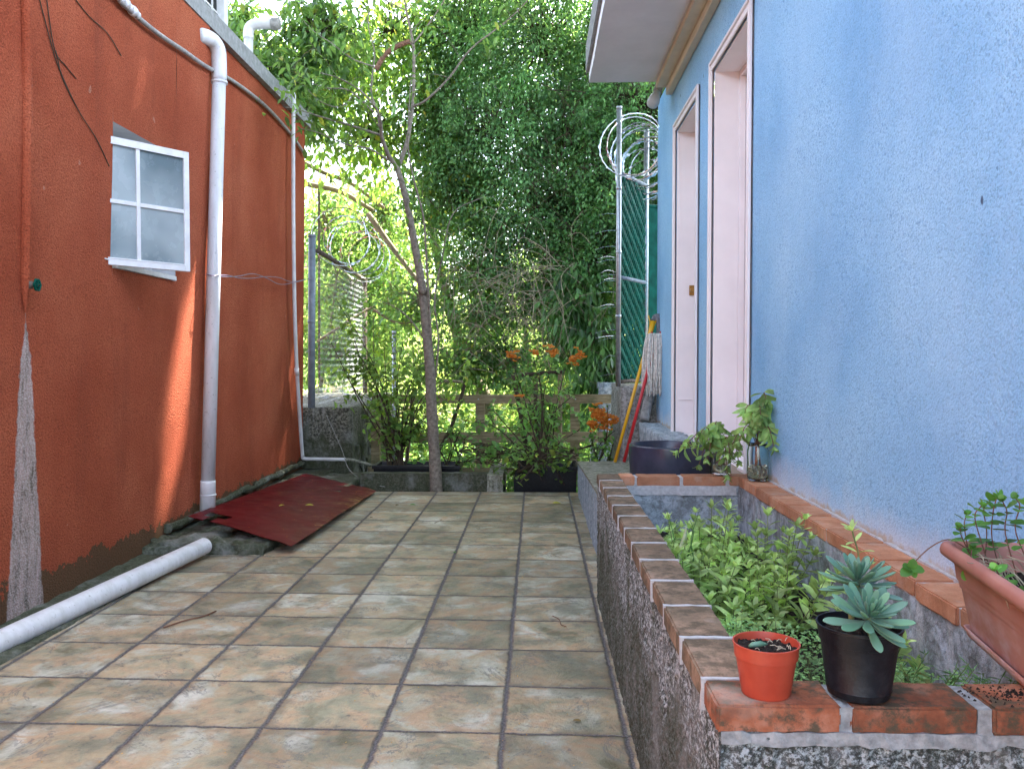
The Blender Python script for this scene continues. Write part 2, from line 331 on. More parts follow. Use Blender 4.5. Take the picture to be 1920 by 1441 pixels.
class MB:
    def __init__(s): s.v = []; s.f = []; s.n = 0
    def add(s, verts, faces):
        verts = np.asarray(verts, dtype=np.float32).reshape(-1, 3); faces = [tuple(i+s.n for i in f) for f in faces] if not isinstance(faces, np.ndarray) else (faces+s.n)
        s.v.append(verts); s.f.append(faces); s.n += len(verts); return s
    def box(s, a, b, M=None):
        x0, y0, z0 = a; x1, y1, z1 = b
        vs = [(x0, y0, z0), (x1, y0, z0), (x1, y1, z0), (x0, y1, z0), (x0, y0, z1), (x1, y0, z1), (x1, y1, z1), (x0, y1, z1)]
        if M: vs = [M @ Vector(q) for q in vs]
        return s.add([tuple(q) for q in vs], [(0, 3, 2, 1), (4, 5, 6, 7), (0, 1, 5, 4), (1, 2, 6, 5), (2, 3, 7, 6), (3, 0, 4, 7)])
    def tube(s, pts, rad, seg=8, cap=True):
        pts = [Vector(p) for p in pts]; n = len(pts)
        if not hasattr(rad, '__len__'): rad = [rad]*n
        up = None; vs = []
        for i, p in enumerate(pts):
            d = (pts[min(i+1, n-1)]-pts[max(i-1, 0)])
            d = d.normalized() if d.length > 1e-9 else Vector((0, 0, 1))
            if up is None:
                up = d.orthogonal().normalized()
            up = (up - d*up.dot(d))
            up = up.normalized() if up.length > 1e-6 else d.orthogonal().normalized()
            sd = d.cross(up)
            for k in range(seg):
                a = 2*math.pi*k/seg; vs.append(tuple(p+(up*math.cos(a)+sd*math.sin(a))*rad[i]))
        fs = [(i*seg+k, i*seg+(k+1) % seg, (i+1)*seg+(k+1) % seg, (i+1)*seg+k) for i in range(n-1) for k in range(seg)]
        if cap: fs += [tuple(range(seg-1, -1, -1)), tuple(range((n-1)*seg, n*seg))]
        return s.add(vs, fs)
    def lathe(s, c, prof, seg=40, closed=False):
        vs = [(c[0]+r*math.cos(2*math.pi*k/seg), c[1]+r*math.sin(2*math.pi*k/seg), c[2]+z) for r, z in prof for k in range(seg)]
        n = len(prof)
        fs = [(i*seg+k, i*seg+(k+1) % seg, (i+1)*seg+(k+1) % seg, (i+1)*seg+k) for i in range(n-1) for k in range(seg)]
        return s.add(vs, fs)
    def build(s, name, mat, parent=None, smooth=False, bevel=0):
        me = bpy.data.meshes.new(name)
        V = np.concatenate(s.v) if s.v else np.zeros((0, 3), np.float32)
        if all(isinstance(f, np.ndarray) for f in s.f):
            Fc = np.concatenate(s.f); k = Fc.shape[1]
            me.vertices.add(len(V)); me.vertices.foreach_set('co', V.ravel())
            me.loops.add(Fc.size); me.loops.foreach_set('vertex_index', Fc.ravel().astype(np.int32))
            me.polygons.add(len(Fc)); me.polygons.foreach_set('loop_start', np.arange(0, Fc.size, k, dtype=np.int32))
            me.polygons.foreach_set('loop_total', np.full(len(Fc), k, dtype=np.int32)); me.update(calc_edges=True)
        else:
            fl = []
            for f in s.f: fl += [tuple(int(i) for i in q) for q in f]
            me.from_pydata(V.tolist(), [], fl)
        me.materials.append(MAT[mat] if isinstance(mat, str) else mat)
        if smooth: me.polygons.foreach_set('use_smooth', [True]*len(me.polygons))
        o = bpy.data.objects.new(name, me); link(o, parent)
        if bevel:
            bv = o.modifiers.new('bevel', 'BEVEL'); bv.width = bevel; bv.segments = 2; bv.limit_method = 'ANGLE'
        return o

def fbm(p, sc, oct=3):
    return mnoise.fractal(Vector(p)*sc, .9, 2.1, oct)
def rough_box(a, b, step=.03, amp=.004, sc=18, drop_bottom=False):
    """box whose faces are gridded and pushed about so nothing is dead straight"""
    bm = bmesh.new(); a = Vector(a); b = Vector(b)
    bmesh.ops.create_cube(bm, size=1)
    for v_ in bm.verts: v_.co = Vector((a[i]+(b[i]-a[i])*(v_.co[i]+.5) for i in range(3)))
    for ax in range(3):
        L = b[ax]-a[ax]; k = max(1, int(round(L/step)))
        for j in range(1, k):
            co = Vector((0, 0, 0)); co[ax] = a[ax]+L*j/k; no = Vector((0, 0, 0)); no[ax] = 1
            bmesh.ops.bisect_plane(bm, geom=bm.verts[:]+bm.edges[:]+bm.faces[:], plane_co=co, plane_no=no)
    bm.normal_update()
    for v_ in bm.verts:
        p = v_.co.copy()
        v_.co = p+v_.normal*amp*fbm(p, sc)*1.3+Vector((fbm(p+Vector((9, 0, 0)), sc), fbm(p+Vector((0, 7, 0)), sc), 0))*amp*.5
    vs = [tuple(v_.co) for v_ in bm.verts]; bm.verts.index_update()
    fs = [tuple(v_.index for v_ in f.verts) for f in bm.faces]; bm.free()
    return vs, fs

def bez(pts, n=8):
    """smooth path through points (Catmull-Rom)"""
    P = [Vector(p) for p in pts]; P = [P[0]*2-P[1]]+P+[P[-1]*2-P[-2]]; out = []
    for i in range(1, len(P)-2):
        for k in range(n):
            t = k/n; a, b, c, d = P[i-1:i+3]
            out.append(.5*((2*b)+(c-a)*t+(2*a-5*b+4*c-d)*t*t+(3*b-a-3*c+d)*t**3))
    out.append(P[-2]); return out

def leaf_arrays(pos, dirs, nrm, length, width, kind='rhomb', curl=.25, fold=.25):
    """many leaves at once. pos/dirs/nrm (N,3); length,width (N,)"""
    N = len(pos); d = dirs/np.linalg.norm(dirs, axis=1, keepdims=True)
    n = nrm-d*np.sum(nrm*d, 1, keepdims=True); n /= np.maximum(np.linalg.norm(n, axis=1, keepdims=True), 1e-6)
    sd = np.cross(d, n)
    if kind == 'rhomb':
        T = np.array([(0, 0, 0), (.45, 1, .5), (1, 0, 0), (.45, -1, .5)]); Fc = np.array([(0, 1, 2), (0, 2, 3)])
    elif kind == 'oval':
        T = np.array([(0, 0, 0), (.3, .85, 1), (.7, .75, 1), (1, 0, 0), (.7, -.75, 1), (.3, -.85, 1), (.5, 0, 0)])
        Fc = np.array([(0, 1, 6), (1, 2, 6), (2, 3, 6), (3, 4, 6), (4, 5, 6), (5, 0, 6)])
    else:  # 'fine': 5 stations with midrib
        us = [0, .12, .3, .5, .7, .86, 1]; ws = {'fine': [.05, .55, .92, 1, .82, .5, 0], 'round': [.1, .8, 1, 1, .9, .65, .15], 'spoon': [.2, .3, .55, .85, 1, .85, 0]}[kind]
        T = []; Fl = []
        for u_, w_ in zip(us, ws): T += [(u_, w_, w_), (u_, 0, 0), (u_, -w_, w_)]
        for i in range(6):
            a = i*3; Fl += [(a, a+1, a+4), (a, a+4, a+3), (a+1, a+2, a+5), (a+1, a+5, a+4)]
        T = np.array(T); Fc = np.array(Fl)
    L = length[:, None, None]; W = width[:, None, None]*.5
    U = T[None, :, 0:1]; V = T[None, :, 1:2]; K = T[None, :, 2:3]
    cv = (curl*(rng.random(N)*1.2+.1))[:, None, None]
    P = pos[:, None, :]+d[:, None, :]*U*L*(1-.15*cv*U)+sd[:, None, :]*V*W+n[:, None, :]*(K*W*fold-cv*L*U*U)
    k = T.shape[0]
    FF = (Fc[None]+(np.arange(N)*k)[:, None, None]).reshape(-1, 3)
    return P.reshape(-1, 3), FF.astype(np.int32)

def unit(a): return a/np.maximum(np.linalg.norm(a, axis=1, keepdims=True), 1e-9)
GAPS = []     # corridors (point, direction, radius) kept free of leaves: where sunlight gets through to the orange wall
def degap(p):
    keep = np.ones(len(p), bool)
    for q, d, r in GAPS:
        w_ = p-q; t = w_@d; dist = np.linalg.norm(w_-t[:, None]*d, axis=1); keep &= ~((dist < r) & (t > 0))
    return p[keep]
def crown(lobes, n_clusters, per, spread, ln, wd, droop=.4, kind='rhomb', surf=.55, seed=0):
    """foliage in clumps: lobes = [(center, (rx,ry,rz)), ...]; returns arrays + clump centres"""
    g = np.random.default_rng(seed); vol = np.array([l[1][0]*l[1][2]+l[1][1]*l[1][2] for l in lobes]); pr = vol/vol.sum()
    idx = g.choice(len(lobes), n_clusters, p=pr)
    c0 = np.array([tuple(lobes[i][0]) for i in idx]); rr = np.array([lobes[i][1] for i in idx])
    dirn = unit(g.normal(size=(n_clusters, 3))); rad = surf+(1-surf)*g.random(n_clusters)**.7; rad *= .85+.3*g.random(n_clusters)
    cc = c0+dirn*rr*rad[:, None]
    k = np.maximum(2, (per*(.3+1.4*g.random(n_clusters)))).astype(int)
    sp = spread*(.5+g.random(n_clusters))
    rep = np.repeat(np.arange(n_clusters), k)
    off = g.normal(size=(len(rep), 3))*sp[rep][:, None]*np.array([1, 1, .75])
    off[:, 2] -= droop*np.linalg.norm(off[:, :2], axis=1)
    p = cc[rep]+off; keepn = len(p); p2 = degap(p)
    if len(p2) < keepn: p = p2; off = g.normal(size=(len(p), 3))*spread
    N = len(p); out = unit(off+g.normal(size=(N, 3))*spread*.7)
    d = unit(out+np.array([0, 0, -droop]))
    nn = unit(np.array([0, 0, 1.0])+g.normal(size=(N, 3))*.6+out*.3)
    L = ln*(.6+.8*g.random(N)); W = wd*(.6+.8*g.random(N))
    V, Fc = leaf_arrays(p, d, nn, L, W, kind)
    return V, Fc, cc

def twigs(mb, start, ends, r0=.02, r1=.003, sag=.1, seg=5, wob=.12, g=random):
    for e_ in ends:
        s0 = Vector(start) if not callable(start) else start(e_); e_ = Vector(e_); L = (e_-s0).length
        pts = [s0+(e_-s0)*t+Vector((g.uniform(-1, 1), g.uniform(-1, 1), g.uniform(-1, 1)))*wob*L*(t*(1-t))*2+Vector((0, 0, -sag*L*t*t+sag*L*t)) for t in (0, .25, .5, .75, 1)]
        P = bez(pts, 3); n = len(P)
        mb.tube(P, [r0+(r1-r0)*i/(n-1) for i in range(n)], seg, False)

# ============================================================ SETTING
def grid_sheet(x0, x1, y0, y1, nx, ny, zf):
    xs = np.linspace(x0, x1, nx); ys = np.linspace(y0, y1, ny)
    vs = [(x, y, zf(x, y)) for y in ys for x in xs]
    fs = [(j*nx+i, j*nx+i+1, (j+1)*nx+i+1, (j+1)*nx+i) for j in range(ny-1) for i in range(nx-1)]
    return vs, fs
def sstep(a, b, t):
    t = min(1, max(0, (t-a)/(b-a))); return t*t*(3-2*t)
def gz(x, y):
    base = -.55 - 1.3*sstep(10.5, 17, y) + 7.5*sstep(24, 70, y)
    return base + .25*mnoise.noise(Vector((x*.3, y*.3, 0)))*sstep(9, 12, y)
mb = MB(); mb.add(*grid_sheet(-90, 90, -40, 120, 121, 161, gz)); tag(mb.build('ground', 'ground', smooth=True), kind='structure')

# paved patio: solid slab, its rear edge drops to the garden
mb = MB()
mb.box((-2.42, -3, -.6), (.44, 8.60, 0))
tag(mb.build('patio', 'tiles'), kind='structure')
mb = MB(); mb.add(*rough_box((-2.9, -3, -.3), (-2.405, 5.75, .012), .06, .010, 9)); 
tag(mb.build('kerb_strip', 'mossy', smooth=True), kind='structure')
mb = MB(); mb.add(*rough_box((-2.9, 5.75, -.3), (-2.405, 9.9, .06), .08, .012, 9)); tag(mb.build('kerb_strip', 'mossy', smooth=True), kind='structure')
# grey mortar fillet between last tile column and planter
mb = MB(); mb.add(*rough_box((.375, 1.0, -.02), (.41, 5.0, .012), .02, .006, 30)); tag(mb.build('mortar_strip', 'concrete', smooth=True), kind='structure')

# ============================================================ ORANGE BUILDING
OB = empty('orange_building', (-3, 4, 0), 'orange-red stucco building with a small white window and a grey roof edge', 'building')
ZT = 4.09
def wx(y, z): return -2.80+.075*(z/ZT)+(.045 if y < 6.90 else (0 if y > 7.02 else .045*(7.02-y)/.12))
def wallpanel(mb, y0, y1, z0, z1, sy=.12, sz=.25):
    ny = max(2, int((y1-y0)/sy)+1); nz = max(2, int((z1-z0)/sz)+1)
    ys = np.linspace(y0, y1, ny); zs = np.linspace(z0, z1, nz)
    vs = [(wx(y, z)+.006*fbm((1, y, z), 3), y, z) for z in zs for y in ys]
    fs = [(j*ny+i, j*ny+i+1, (j+1)*ny+i+1, (j+1)*ny+i) for j in range(nz-1) for i in range(ny-1)]
    mb.add(vs, fs)
WY0, WY1, WZ0, WZ1 = 5.33, 6.27, 1.955, 2.885
mb = MB()
wallpanel(mb, -3, WY0, -.1, ZT); wallpanel(mb, WY1, 6.90, -.1, ZT); wallpanel(mb, 6.90, 7.02, -.1, ZT, .03); wallpanel(mb, 7.02, 9.9, -.1, ZT)
wallpanel(mb, WY0, WY1, -.1, WZ0); wallpanel(mb, WY0, WY1, WZ1, ZT)
mb.add([(-2.80, 9.9, -.6), (-7, 9.9, -.6), (-7, 9.9, ZT), (-2.725, 9.9, ZT)], [(0, 1, 2, 3)])
mb.add([(-2.80, -3, -.6), (-7, -3, -.6), (-7, -3, ZT), (-2.68, -3, ZT)], [(3, 2, 1, 0)])
mb.add([(-7, -3, ZT), (-7, 9.9, ZT), (-7, 9.9, -.6), (-7, -3, -.6)], [(0, 1, 2, 3)])
# painted-over upright pipe that reads as a ridge in the plaster
mb.tube([(wx(4.40, z)+.012, 4.40+.008*math.sin(z*3), z) for z in np.linspace(1.62, 4.08, 24)], [(.026+.004*fbm((0, 0, z), 6))*min(1, .15+(z-1.62)*6) for z in np.linspace(1.62, 4.08, 24)], 12)
wall = mb.build('wall', 'orange', OB, smooth=False)
mb = MB(); mb.add(*rough_box((-7.0, -3, ZT-.005), (-2.665, 9.96, 4.235), .25, .006, 4)); mb.build('roof_slab', 'cornice', OB)
# window: recess, sill, sash turned outwards
rv = MB(); xr = -2.96
def rev(pts): rv.add(pts, [(0, 1, 2, 3)])
xa = lambda z: wx(5.5, z)
rev([(xa(WZ0), WY0, WZ0), (xa(WZ0), WY1, WZ0), (xr, WY1, WZ0), (xr, WY0, WZ0)])
rev([(xa(WZ1), WY0, WZ1), (xr, WY0, WZ1), (xr, WY1, WZ1), (xa(WZ1), WY1, WZ1)])
rev([(xa(WZ0), WY0, WZ0), (xr, WY0, WZ0), (xr, WY0, WZ1), (xa(WZ1), WY0, WZ1)])
rev([(xa(WZ0), WY1, WZ0), (xa(WZ1), WY1, WZ1), (xr, WY1, WZ1), (xr, WY1, WZ0)])
wo = rv.build('window_recess', 'whitepaint', OB)
mb = MB(); mb.add([(xr-.002, WY0, WZ0), (xr-.002, WY1, WZ0), (xr-.002, WY1, WZ1), (xr-.002, WY0, WZ1)], [(0, 1, 2, 3)]); mb.build('room_interior', 'whitepaint', OB)
mb = MB(); mb.add(*rough_box((-2.98, WY0+.02, WZ0+.003), (-2.70, WY1-.02, WZ0+.035), .06, .003, 20)); mb.build('window_sill', 'whitepaint', OB)
mb = MB()
for (a, b) in (((-2.93, WY0+.01, WZ0+.04), (-2.89, WY0+.05, WZ1-.01)), ((-2.93, WY1-.05, WZ0+.04), (-2.89, WY1-.01, WZ1-.01)), ((-2.932, WY0+.05, WZ1-.05), (-2.892, WY1-.05, WZ1-.012))): mb.box(a, b)
mb.build('window_frame', 'whitepaint', OB)
# sash: local x along its width from the hinge side, z up
s0 = Vector((-2.80, 5.20, 1.972)); s1 = Vector((-2.40, 5.755, 1.972)); sd_ = (s1-s0).normalized(); nn_ = Vector((sd_.y, -sd_.x, 0)); SW = (s1-s0).length; SH = .815
MS = Matrix(((sd_.x, nn_.x, 0, s0.x), (sd_.y, nn_.y, 0, s0.y), (0, 0, 1, s0.z), (0, 0, 0, 1)))
mb = MB(); t = .038
for a, b in (((0, -.018, 0), (t, .018, SH)), ((SW-t, -.018, 0), (SW, .018, SH)), ((t, -.017, 0), (SW-t, .017, t)), ((t, -.017, SH-t), (SW-t, .017, SH)),
             ((SW*.47-.013, -.014, t), (SW*.47+.013, .014, SH-t))): mb.box(a, b, MS)
for x0, x1 in ((t, SW*.47-.013), (SW*.47+.013, SW-t)): mb.box((x0, -.013, SH*.5-.013), (x1, .013, SH*.5+.013), MS)
for x0, x1, z0, z1 in ((t, SW-t, t, t+.010), (t, SW-t, SH-t-.010, SH-t)): mb.box((x0, .0145, z0), (x1, .0195, z1), MS)
sash = mb.build('window_sash', 'whitepaint', OB, bevel=.002)
for x0, x1 in ((t, SW*.47-.013), (SW*.47+.013, SW-t)):
    for z0, z1 in ((t, SH*.5-.013), (SH*.5+.013, SH-t)):
        MB().box((x0, -.003, z0), (x1, .003, z1), MS).build('pane', 'glass', sash)
mb = MB(); mb.tube([MS @ Vector((.0, .02, .03)), MS @ Vector((.06, .045, .035)), MS @ Vector((.11, .03, .03))], [.007, .006, .004], 8); mb.build('latch', 'whitepaint', sash)
mb = MB(); mb.tube([MS @ Vector((.02, .01, SH+.03)), MS @ Vector((.075, .035, SH+.035))], [.014, .014], 10); mb.build('hinge_arm', 'whitepaint', sash)
# hairline cracks in the plaster, drawn as thin dark raised tubes
CR = empty('plaster_cracks', (-2.7, 4.9, 2.7), 'thin dark hairline cracks running down the orange wall beside the window', 'crack')
mb = MB()
for pl in ([(62, -20), (90, 85), (105, 130), (140, 205), (175, 260), (200, 312)], [(78, -20), (95, 90), (118, 125), (137, 148)], [(120, -20), (160, 30), (195, 62), (222, 105)], [(98, 95), (112, 150), (140, 205)]):
    P = []
    for px, py in pl:
        Y = 2.70*1575/(1006-px); q = at(px, py, Y); q.x = wx(Y, q.z)+.006; P.append(q)
    mb.tube(bez(P, 6), .0032, 5)
mb.build('stem', 'darktwig', CR)  # tubes standing for the cracks, in the dark twig colour

def onwall(px, py, off=.0, xg=2.72):
    """point on (or `off` in front of) the orange wall seen at a pixel"""
    Y = xg*1575/(1006-px)
    for _ in range(4):
        q = at(px, py, Y); Y *= (wx(Y, q.z)+off)/q.x
    return at(px, py, Y)
# big white drain pipe
DP = empty('drain_pipe', onwall(390, 955, .1), 'thick white drain pipe running down the orange wall beside the window', 'drain pipe')
a = onwall(411, 140, .085); b = onwall(390, 905, .085); c_ = onwall(389, 966, .085)
mb = MB(); mb.tube([a, (a+b)/2, b], .055, 24); mb.build('pipe', 'pvcdirty', DP, smooth=True)
mb = MB(); top = onwall(411, 97, .075)
el = [a+Vector((0, 0, -.06)), a+Vector((0, 0, .10)), a+Vector((0, -.02, .19)), a+Vector((-.02, -.07, .245)), a+Vector((-.05, -.16, .25)), a+Vector((-.09, -.24, .235))]
mb.tube(bez(el, 4), .061, 24); mb.tube([a+Vector((0, 0, -.075)), a+Vector((0, 0, -.055))], .066, 24); mb.build('elbow', 'pvcdirty', DP, smooth=True)
mb = MB(); mb.tube([b+Vector((0, 0, .02)), b, c_], [.060, .060, .060], 24); mb.tube([b+Vector((0, 0, -.09)), b+Vector((0, 0, -.102))], .0635, 24); mb.build('lower_sleeve', 'pvc', DP, smooth=True)
# grey conduit that sags along under the roof edge
CD = empty('conduit', onwall(400, 130, .04), 'weathered grey conduit running along the orange wall under the roof edge', 'conduit')
pts = [onwall(px, py, .035) for px, py in ((225, 2), (260, 34), (300, 66), (345, 96), (385, 124), (430, 148), (470, 176), (505, 206), (540, 245), (562, 275), (572, 292))]
mb = MB(); mb.tube(bez(pts, 5), .017, 12); mb.build('pipe', 'conduit', CD, smooth=True)
mb = MB(); p0 = onwall(225, -4, .035); p1 = onwall(258, 30, .035)
for k, t_ in enumerate((0, .22, .44, .66, .86)):
    q = p0.lerp(p1, t_); q2 = p0.lerp(p1, t_+.13); mb.tube([q, q2], .026+.006*(k % 2), 14)
mb.tube([p0+Vector((0, -.5, -.12)), p0], .02, 10); mb.build('coupling', 'pvc', CD, smooth=True)
# thin white pipe near the far corner
TP = empty('thin_water_pipe', (-2.7, 9.6, .3), 'thin white water pipe down the far corner of the orange wall', 'water pipe')
p = [Vector((-3.0, 9.16, 4.262)), Vector((-2.70, 9.16, 4.262)), Vector((-2.655, 9.17, 4.25)), Vector((-2.645, 9.18, 4.20))] + [at(550, 230, 9.18), at(550, 400, 9.2), at(552, 560, 9.28), at(556, 680, 9.42), at(562, 780, 9.62), at(567, 850, 9.76), at(570, 859, 9.77), at(590, 860, 9.78), at(648, 861, 9.78)]
mb = MB(); mb.tube(bez(p, 3), .021, 12); mb.tube([at(551, 196, 9.18), at(550.5, 206, 9.18)], .027, 12); mb.tube([at(556, 690, 9.44), at(557, 703, 9.46)], .026, 12)
mb.build('pipe', 'pvc', TP, smooth=True)
mb = MB(); mb.tube(bez([at(646, 861, 9.78), at(665, 863, 9.82), at(705, 874, 10.0)], 4), .018, 10); mb.build('green_hose_end', 'topconc', TP, smooth=True)
# horizontal drain pipe lying on the kerb
FP = empty('floor_drain_pipe', (-2.4, 4.8, .01), 'thick pale grey drain pipe lying on the kerb along the foot of the orange wall', 'drain pipe')
e1 = at(383, 1023, 5.70); e0 = at(0, 1203, 3.84); d_ = (e0-e1); e00 = e1+d_*2.6
mb = MB(); mb.tube([e1, e0, e00], .057, 28, cap=False); mb.tube([e1+d_.normalized()*.002, e0, e00], .050, 28, cap=False); 
mb.build('pipe', 'pvcdirty', FP, smooth=True)
# valve
VV = empty('wall_valve', onwall(45, 534, .03), 'small tap with a green round handle on the orange wall at the left edge', 'valve')
q = onwall(45, 534, .0)
mb = MB(); mb.tube([q+Vector((-.01, 0, 0)), q+Vector((.055, .005, 0))], .013, 12); mb.tube([q+Vector((.03, .002, -.02)), q+Vector((.03, .002, .02))], .015, 12); mb.build('body', 'rust', VV, smooth=True)
mb = MB(); cc = q+Vector((.068, .006, 0)); ring = [cc+Vector((0, math.cos(a)*.028*(1+.07*math.cos(6*a)), math.sin(a)*.028*(1+.07*math.cos(6*a)))) for a in np.linspace(0, 2*math.pi, 37)]
mb.tube(ring, .0065, 8)
for k in range(4):
    a_ = k*math.pi/4+.3; dv = Vector((0, math.cos(a_), math.sin(a_)))*.026; mb.tube([cc-dv, cc+dv], .004, 6)
mb.build('handle', 'green', VV, smooth=True)
# twisted wire between pipe and post
WR = empty('tie_wire', onwall(400, 516, .14), 'twisted violet wire tied from the thick drain pipe to the blue-grey post', 'wire')
mb = MB()
for k in range(2):
    P = [at(386, 514, 6.80), at(398, 516, 6.78), at(425, 516+k*3, 6.95)]+[at(425+(548-425)*t, 517+8*t+(5+6*k)*math.sin(t*math.pi*2.2+k*2)*(.4+.6*t), 6.95+(9.1-6.95)*t) for t in (.2, .4, .6, .8, 1)]+[at(585, 521, 9.95)]
    mb.tube(bez(P, 5), .0038, 6)
P = [at(387+25*t, 514+3*math.sin(t*3.1), 6.83-.09*math.sin(t*3.14)) for t in np.linspace(0, 1, 8)]; mb.tube(bez(P, 3), .004, 6)
mb.build('wire', 'wire', WR)

# roof-top enclosure with grille
RE = empty('rooftop_enclosure', (-3.6, 7.5, 4.24), 'white framed rooftop enclosure with a barred dark window above the orange wall', 'enclosure')
mb = MB(); x = -3.02; mb.box((-4.6, 8.16, 4.2), (x, 8.25, 6.6)); mb.box((x-.07, 7.42, 4.2), (x+.0, 7.62, 6.6)); mb.box((x-.07, 6.2, 4.2), (x, 6.3, 6.6)); mb.box((-4.6, 6.2, 6.6), (x+.1, 8.3, 6.7)); mb.build('frame', 'whitepaint', RE, bevel=.01)
mb = MB(); mb.box((x-.10, 6.3, 4.2), (x-.08, 8.16, 6.6)); mb.build('dark_backing', 'dark', RE)  # near-black sheet stands in for the dark inside behind the bars
mb = MB()
for z in np.arange(4.35, 6.6, .17): mb.box((x-.075, 6.3, z), (x-.06, 8.16, z+.018))
for y in np.arange(6.45, 8.1, .19):
    if not 7.38 < y < 7.64: mb.box((x-.06, y, 4.2), (x-.047, y+.016, 6.6))
mb.build('grille', 'whitepaint', RE)
VP_ = empty('roof_vent_pipe', (-2.92, 8.55, 4.24), 'white vent pipe with an elbow and grey cap standing on the orange roof', 'vent pipe')
b0 = at(466, 140, 8.6); mb = MB(); b0.z = 4.23
t1 = at(466, 62, 8.6)
mb.tube([b0, t1-Vector((0, 0, .04))], .046, 20); mb.build('pipe', 'pvc', VP_, smooth=True)
mb = MB(); mb.tube(bez([t1-Vector((0, 0, .06)), t1+Vector((0, 0, .0)), t1+Vector((.015, 0, .055)), t1+Vector((.06, 0, .085)), t1+Vector((.12, 0, .088)), t1+Vector((.25, 0, .088))], 4), .052, 20); mb.build('elbow', 'pvc', VP_, smooth=True)
mb = MB(); mb.tube([t1+Vector((.24, 0, .088)), t1+Vector((.32, 0, .088))], .060, 20); mb.build('cap', 'conduit', VP_, smooth=True)

# metal sheet leaning on a rough lump
SHT = empty('metal_sheet', (-2.2, 7.2, .1), 'dark red painted scratched metal sheet lying at the foot of the drain pipe', 'metal sheet')
A = at(352, 967, 6.24); B = at(546, 1020, 5.80); D = at(705, 917, 8.45); E = at(573, 887, 9.35)
nx, ny = 14, 22; vs = []
for j in range(ny):
    for i in range(nx):
        s_, t_ = i/(nx-1), j/(ny-1)
        q = A.lerp(B, s_).lerp(E.lerp(D, s_), t_); q = q+Vector((0, 0, .020*math.sin(s_*5+t_*2)*s_*(1-s_)*2+.010*math.sin(t_*9+s_*3)*s_*.5+.007*fbm((s_*3, t_*4, 1), 1)))
        if i == nx-1: q += Vector((.002, 0, -.012))
        vs.append(q)
fs = []
for j in range(ny-1):
    for i in range(nx-1):
        if j < 2 and i in (2,) or (j == 1 and i in (1, 2, 3)): continue
        fs.append((j*nx+i, j*nx+i+1, (j+1)*nx+i+1, (j+1)*nx+i))
mb = MB(); mb.add([tuple(q) for q in vs], fs); sh = mb.build('sheet', 'sheet', SHT, smooth=True)
md = sh.modifiers.new('thick', 'SOLIDIFY'); md.thickness = .003
md = sh.modifiers.new('e', 'EDGE_SPLIT'); md.split_angle = R(30)
def lump(name, a, b, mat, label, cat, amp=.03, step=.05, sc=7):
    mb = MB(); mb.add(*rough_box(a, b, step, amp, sc)); return tag(mb.build(name, mat, smooth=True), label, cat)
lump('concrete_lump', (-2.74, 5.78, -.05), (-1.90, 6.20, .075), 'mossy', 'rough mossy concrete lump under the near end of the red metal sheet', 'concrete lump', .035, .04, 9)
lump('concrete_ledge', (-2.80, 6.22, -.05), (-1.95, 9.6, .05), 'mossy', 'low dark mossy concrete ledge along the wall under the red metal sheet', 'ledge', .02, .08, 6)
mb = MB(); P = [Vector((wx(y, .1)+.03+.02*fbm((y, 0, 0), 3), y, .115+.02*(y-6.2)/3.5+.02*fbm((y, 3, 0), 4))) for y in np.arange(6.1, 9.9, .06)]
mb.tube(P, [.030+.022*fbm((y.y, 5, 5), 6) for y in P], 8); tag(mb.build('mortar_fillet', 'mossy'), 'crumbling mortar fillet where the orange wall meets the ledge', 'mortar fillet')

# ============================================================ LEFT REAR: block wall, post, fence
CB = empty('concrete_block_wall', (-2.5, 10.6, 0), 'mossy concrete block wall beyond the corner of the orange building', 'block wall')
mb = MB(); vs, fs = rough_box((-3.3, 9.93, -.7), (-2.20, 12.2, .785), .09, .018, 5)
vs = [(x+(.05*(y-9.93) if x > -3 else 0), y, z+(.035*(y-9.93) if z > .5 else 0)) for x, y, z in vs]
mb.add(vs, fs); mb.build('block', 'mossy', CB, smooth=True)
mb = MB(); g = random.Random(4)
for k in range(46):
    y = g.uniform(10.0, 12.1); z = g.uniform(-.3, .7); x = -2.19+.05*(y-9.93)
    P = [(x+.015, y, z), (x+.03, y+g.uniform(-.05, .05), z-g.uniform(.04, .1)), (x+.02, y+g.uniform(-.08, .08), z-g.uniform(.1, .22))]
    mb.tube(P, [g.uniform(.01, .025), g.uniform(.015, .03), .005], 6)
mb.build('hanging_root', 'mossy', CB, smooth=True)
mb = MB(); P = [at(612, 778, 9.9), at(640, 840, 9.8), at(655, 880, 9.5), at(690, 905, 9.1), at(722, 912, 8.9)]; mb.tube(bez(P, 6), .004, 5)
tag(mb.build('loose_wire', 'conduit'), 'thin loose wire hanging down the mossy block wall to the patio edge', 'wire')
LF = empty('chain_link_fence', (-2.65, 9.95, .8), 'chain-link fence with a blue-grey steel post on the mossy block wall', 'fence')
pb = at(584, 768, 10.02); pt = at(585, 445, 10.02)
mb = MB(); mb.tube([pb-Vector((0, 0, .05)), pt], .043, 20); mb.tube([pt, pt+Vector((0, 0, .03))], .047, 20); mb.tube([at(584, 600, 10.02), at(584, 606, 10.02)], .046, 20); mb.build('post', 'bluegrey', LF, smooth=True)
p2b = at(684, 722, 13.6); p2t = at(684, 522, 13.6)
mb = MB(); mb.tube([p2b-Vector((0, 0, 1.6)), p2t], .04, 12); mb.build('post', 'rust', LF, smooth=True)
r1 = at(596, 470, 10.05); mb = MB(); mb.tube([r1, p2t+Vector((0, 0, -.02))], .030, 12); mb.build('rail', 'rust', LF, smooth=True)
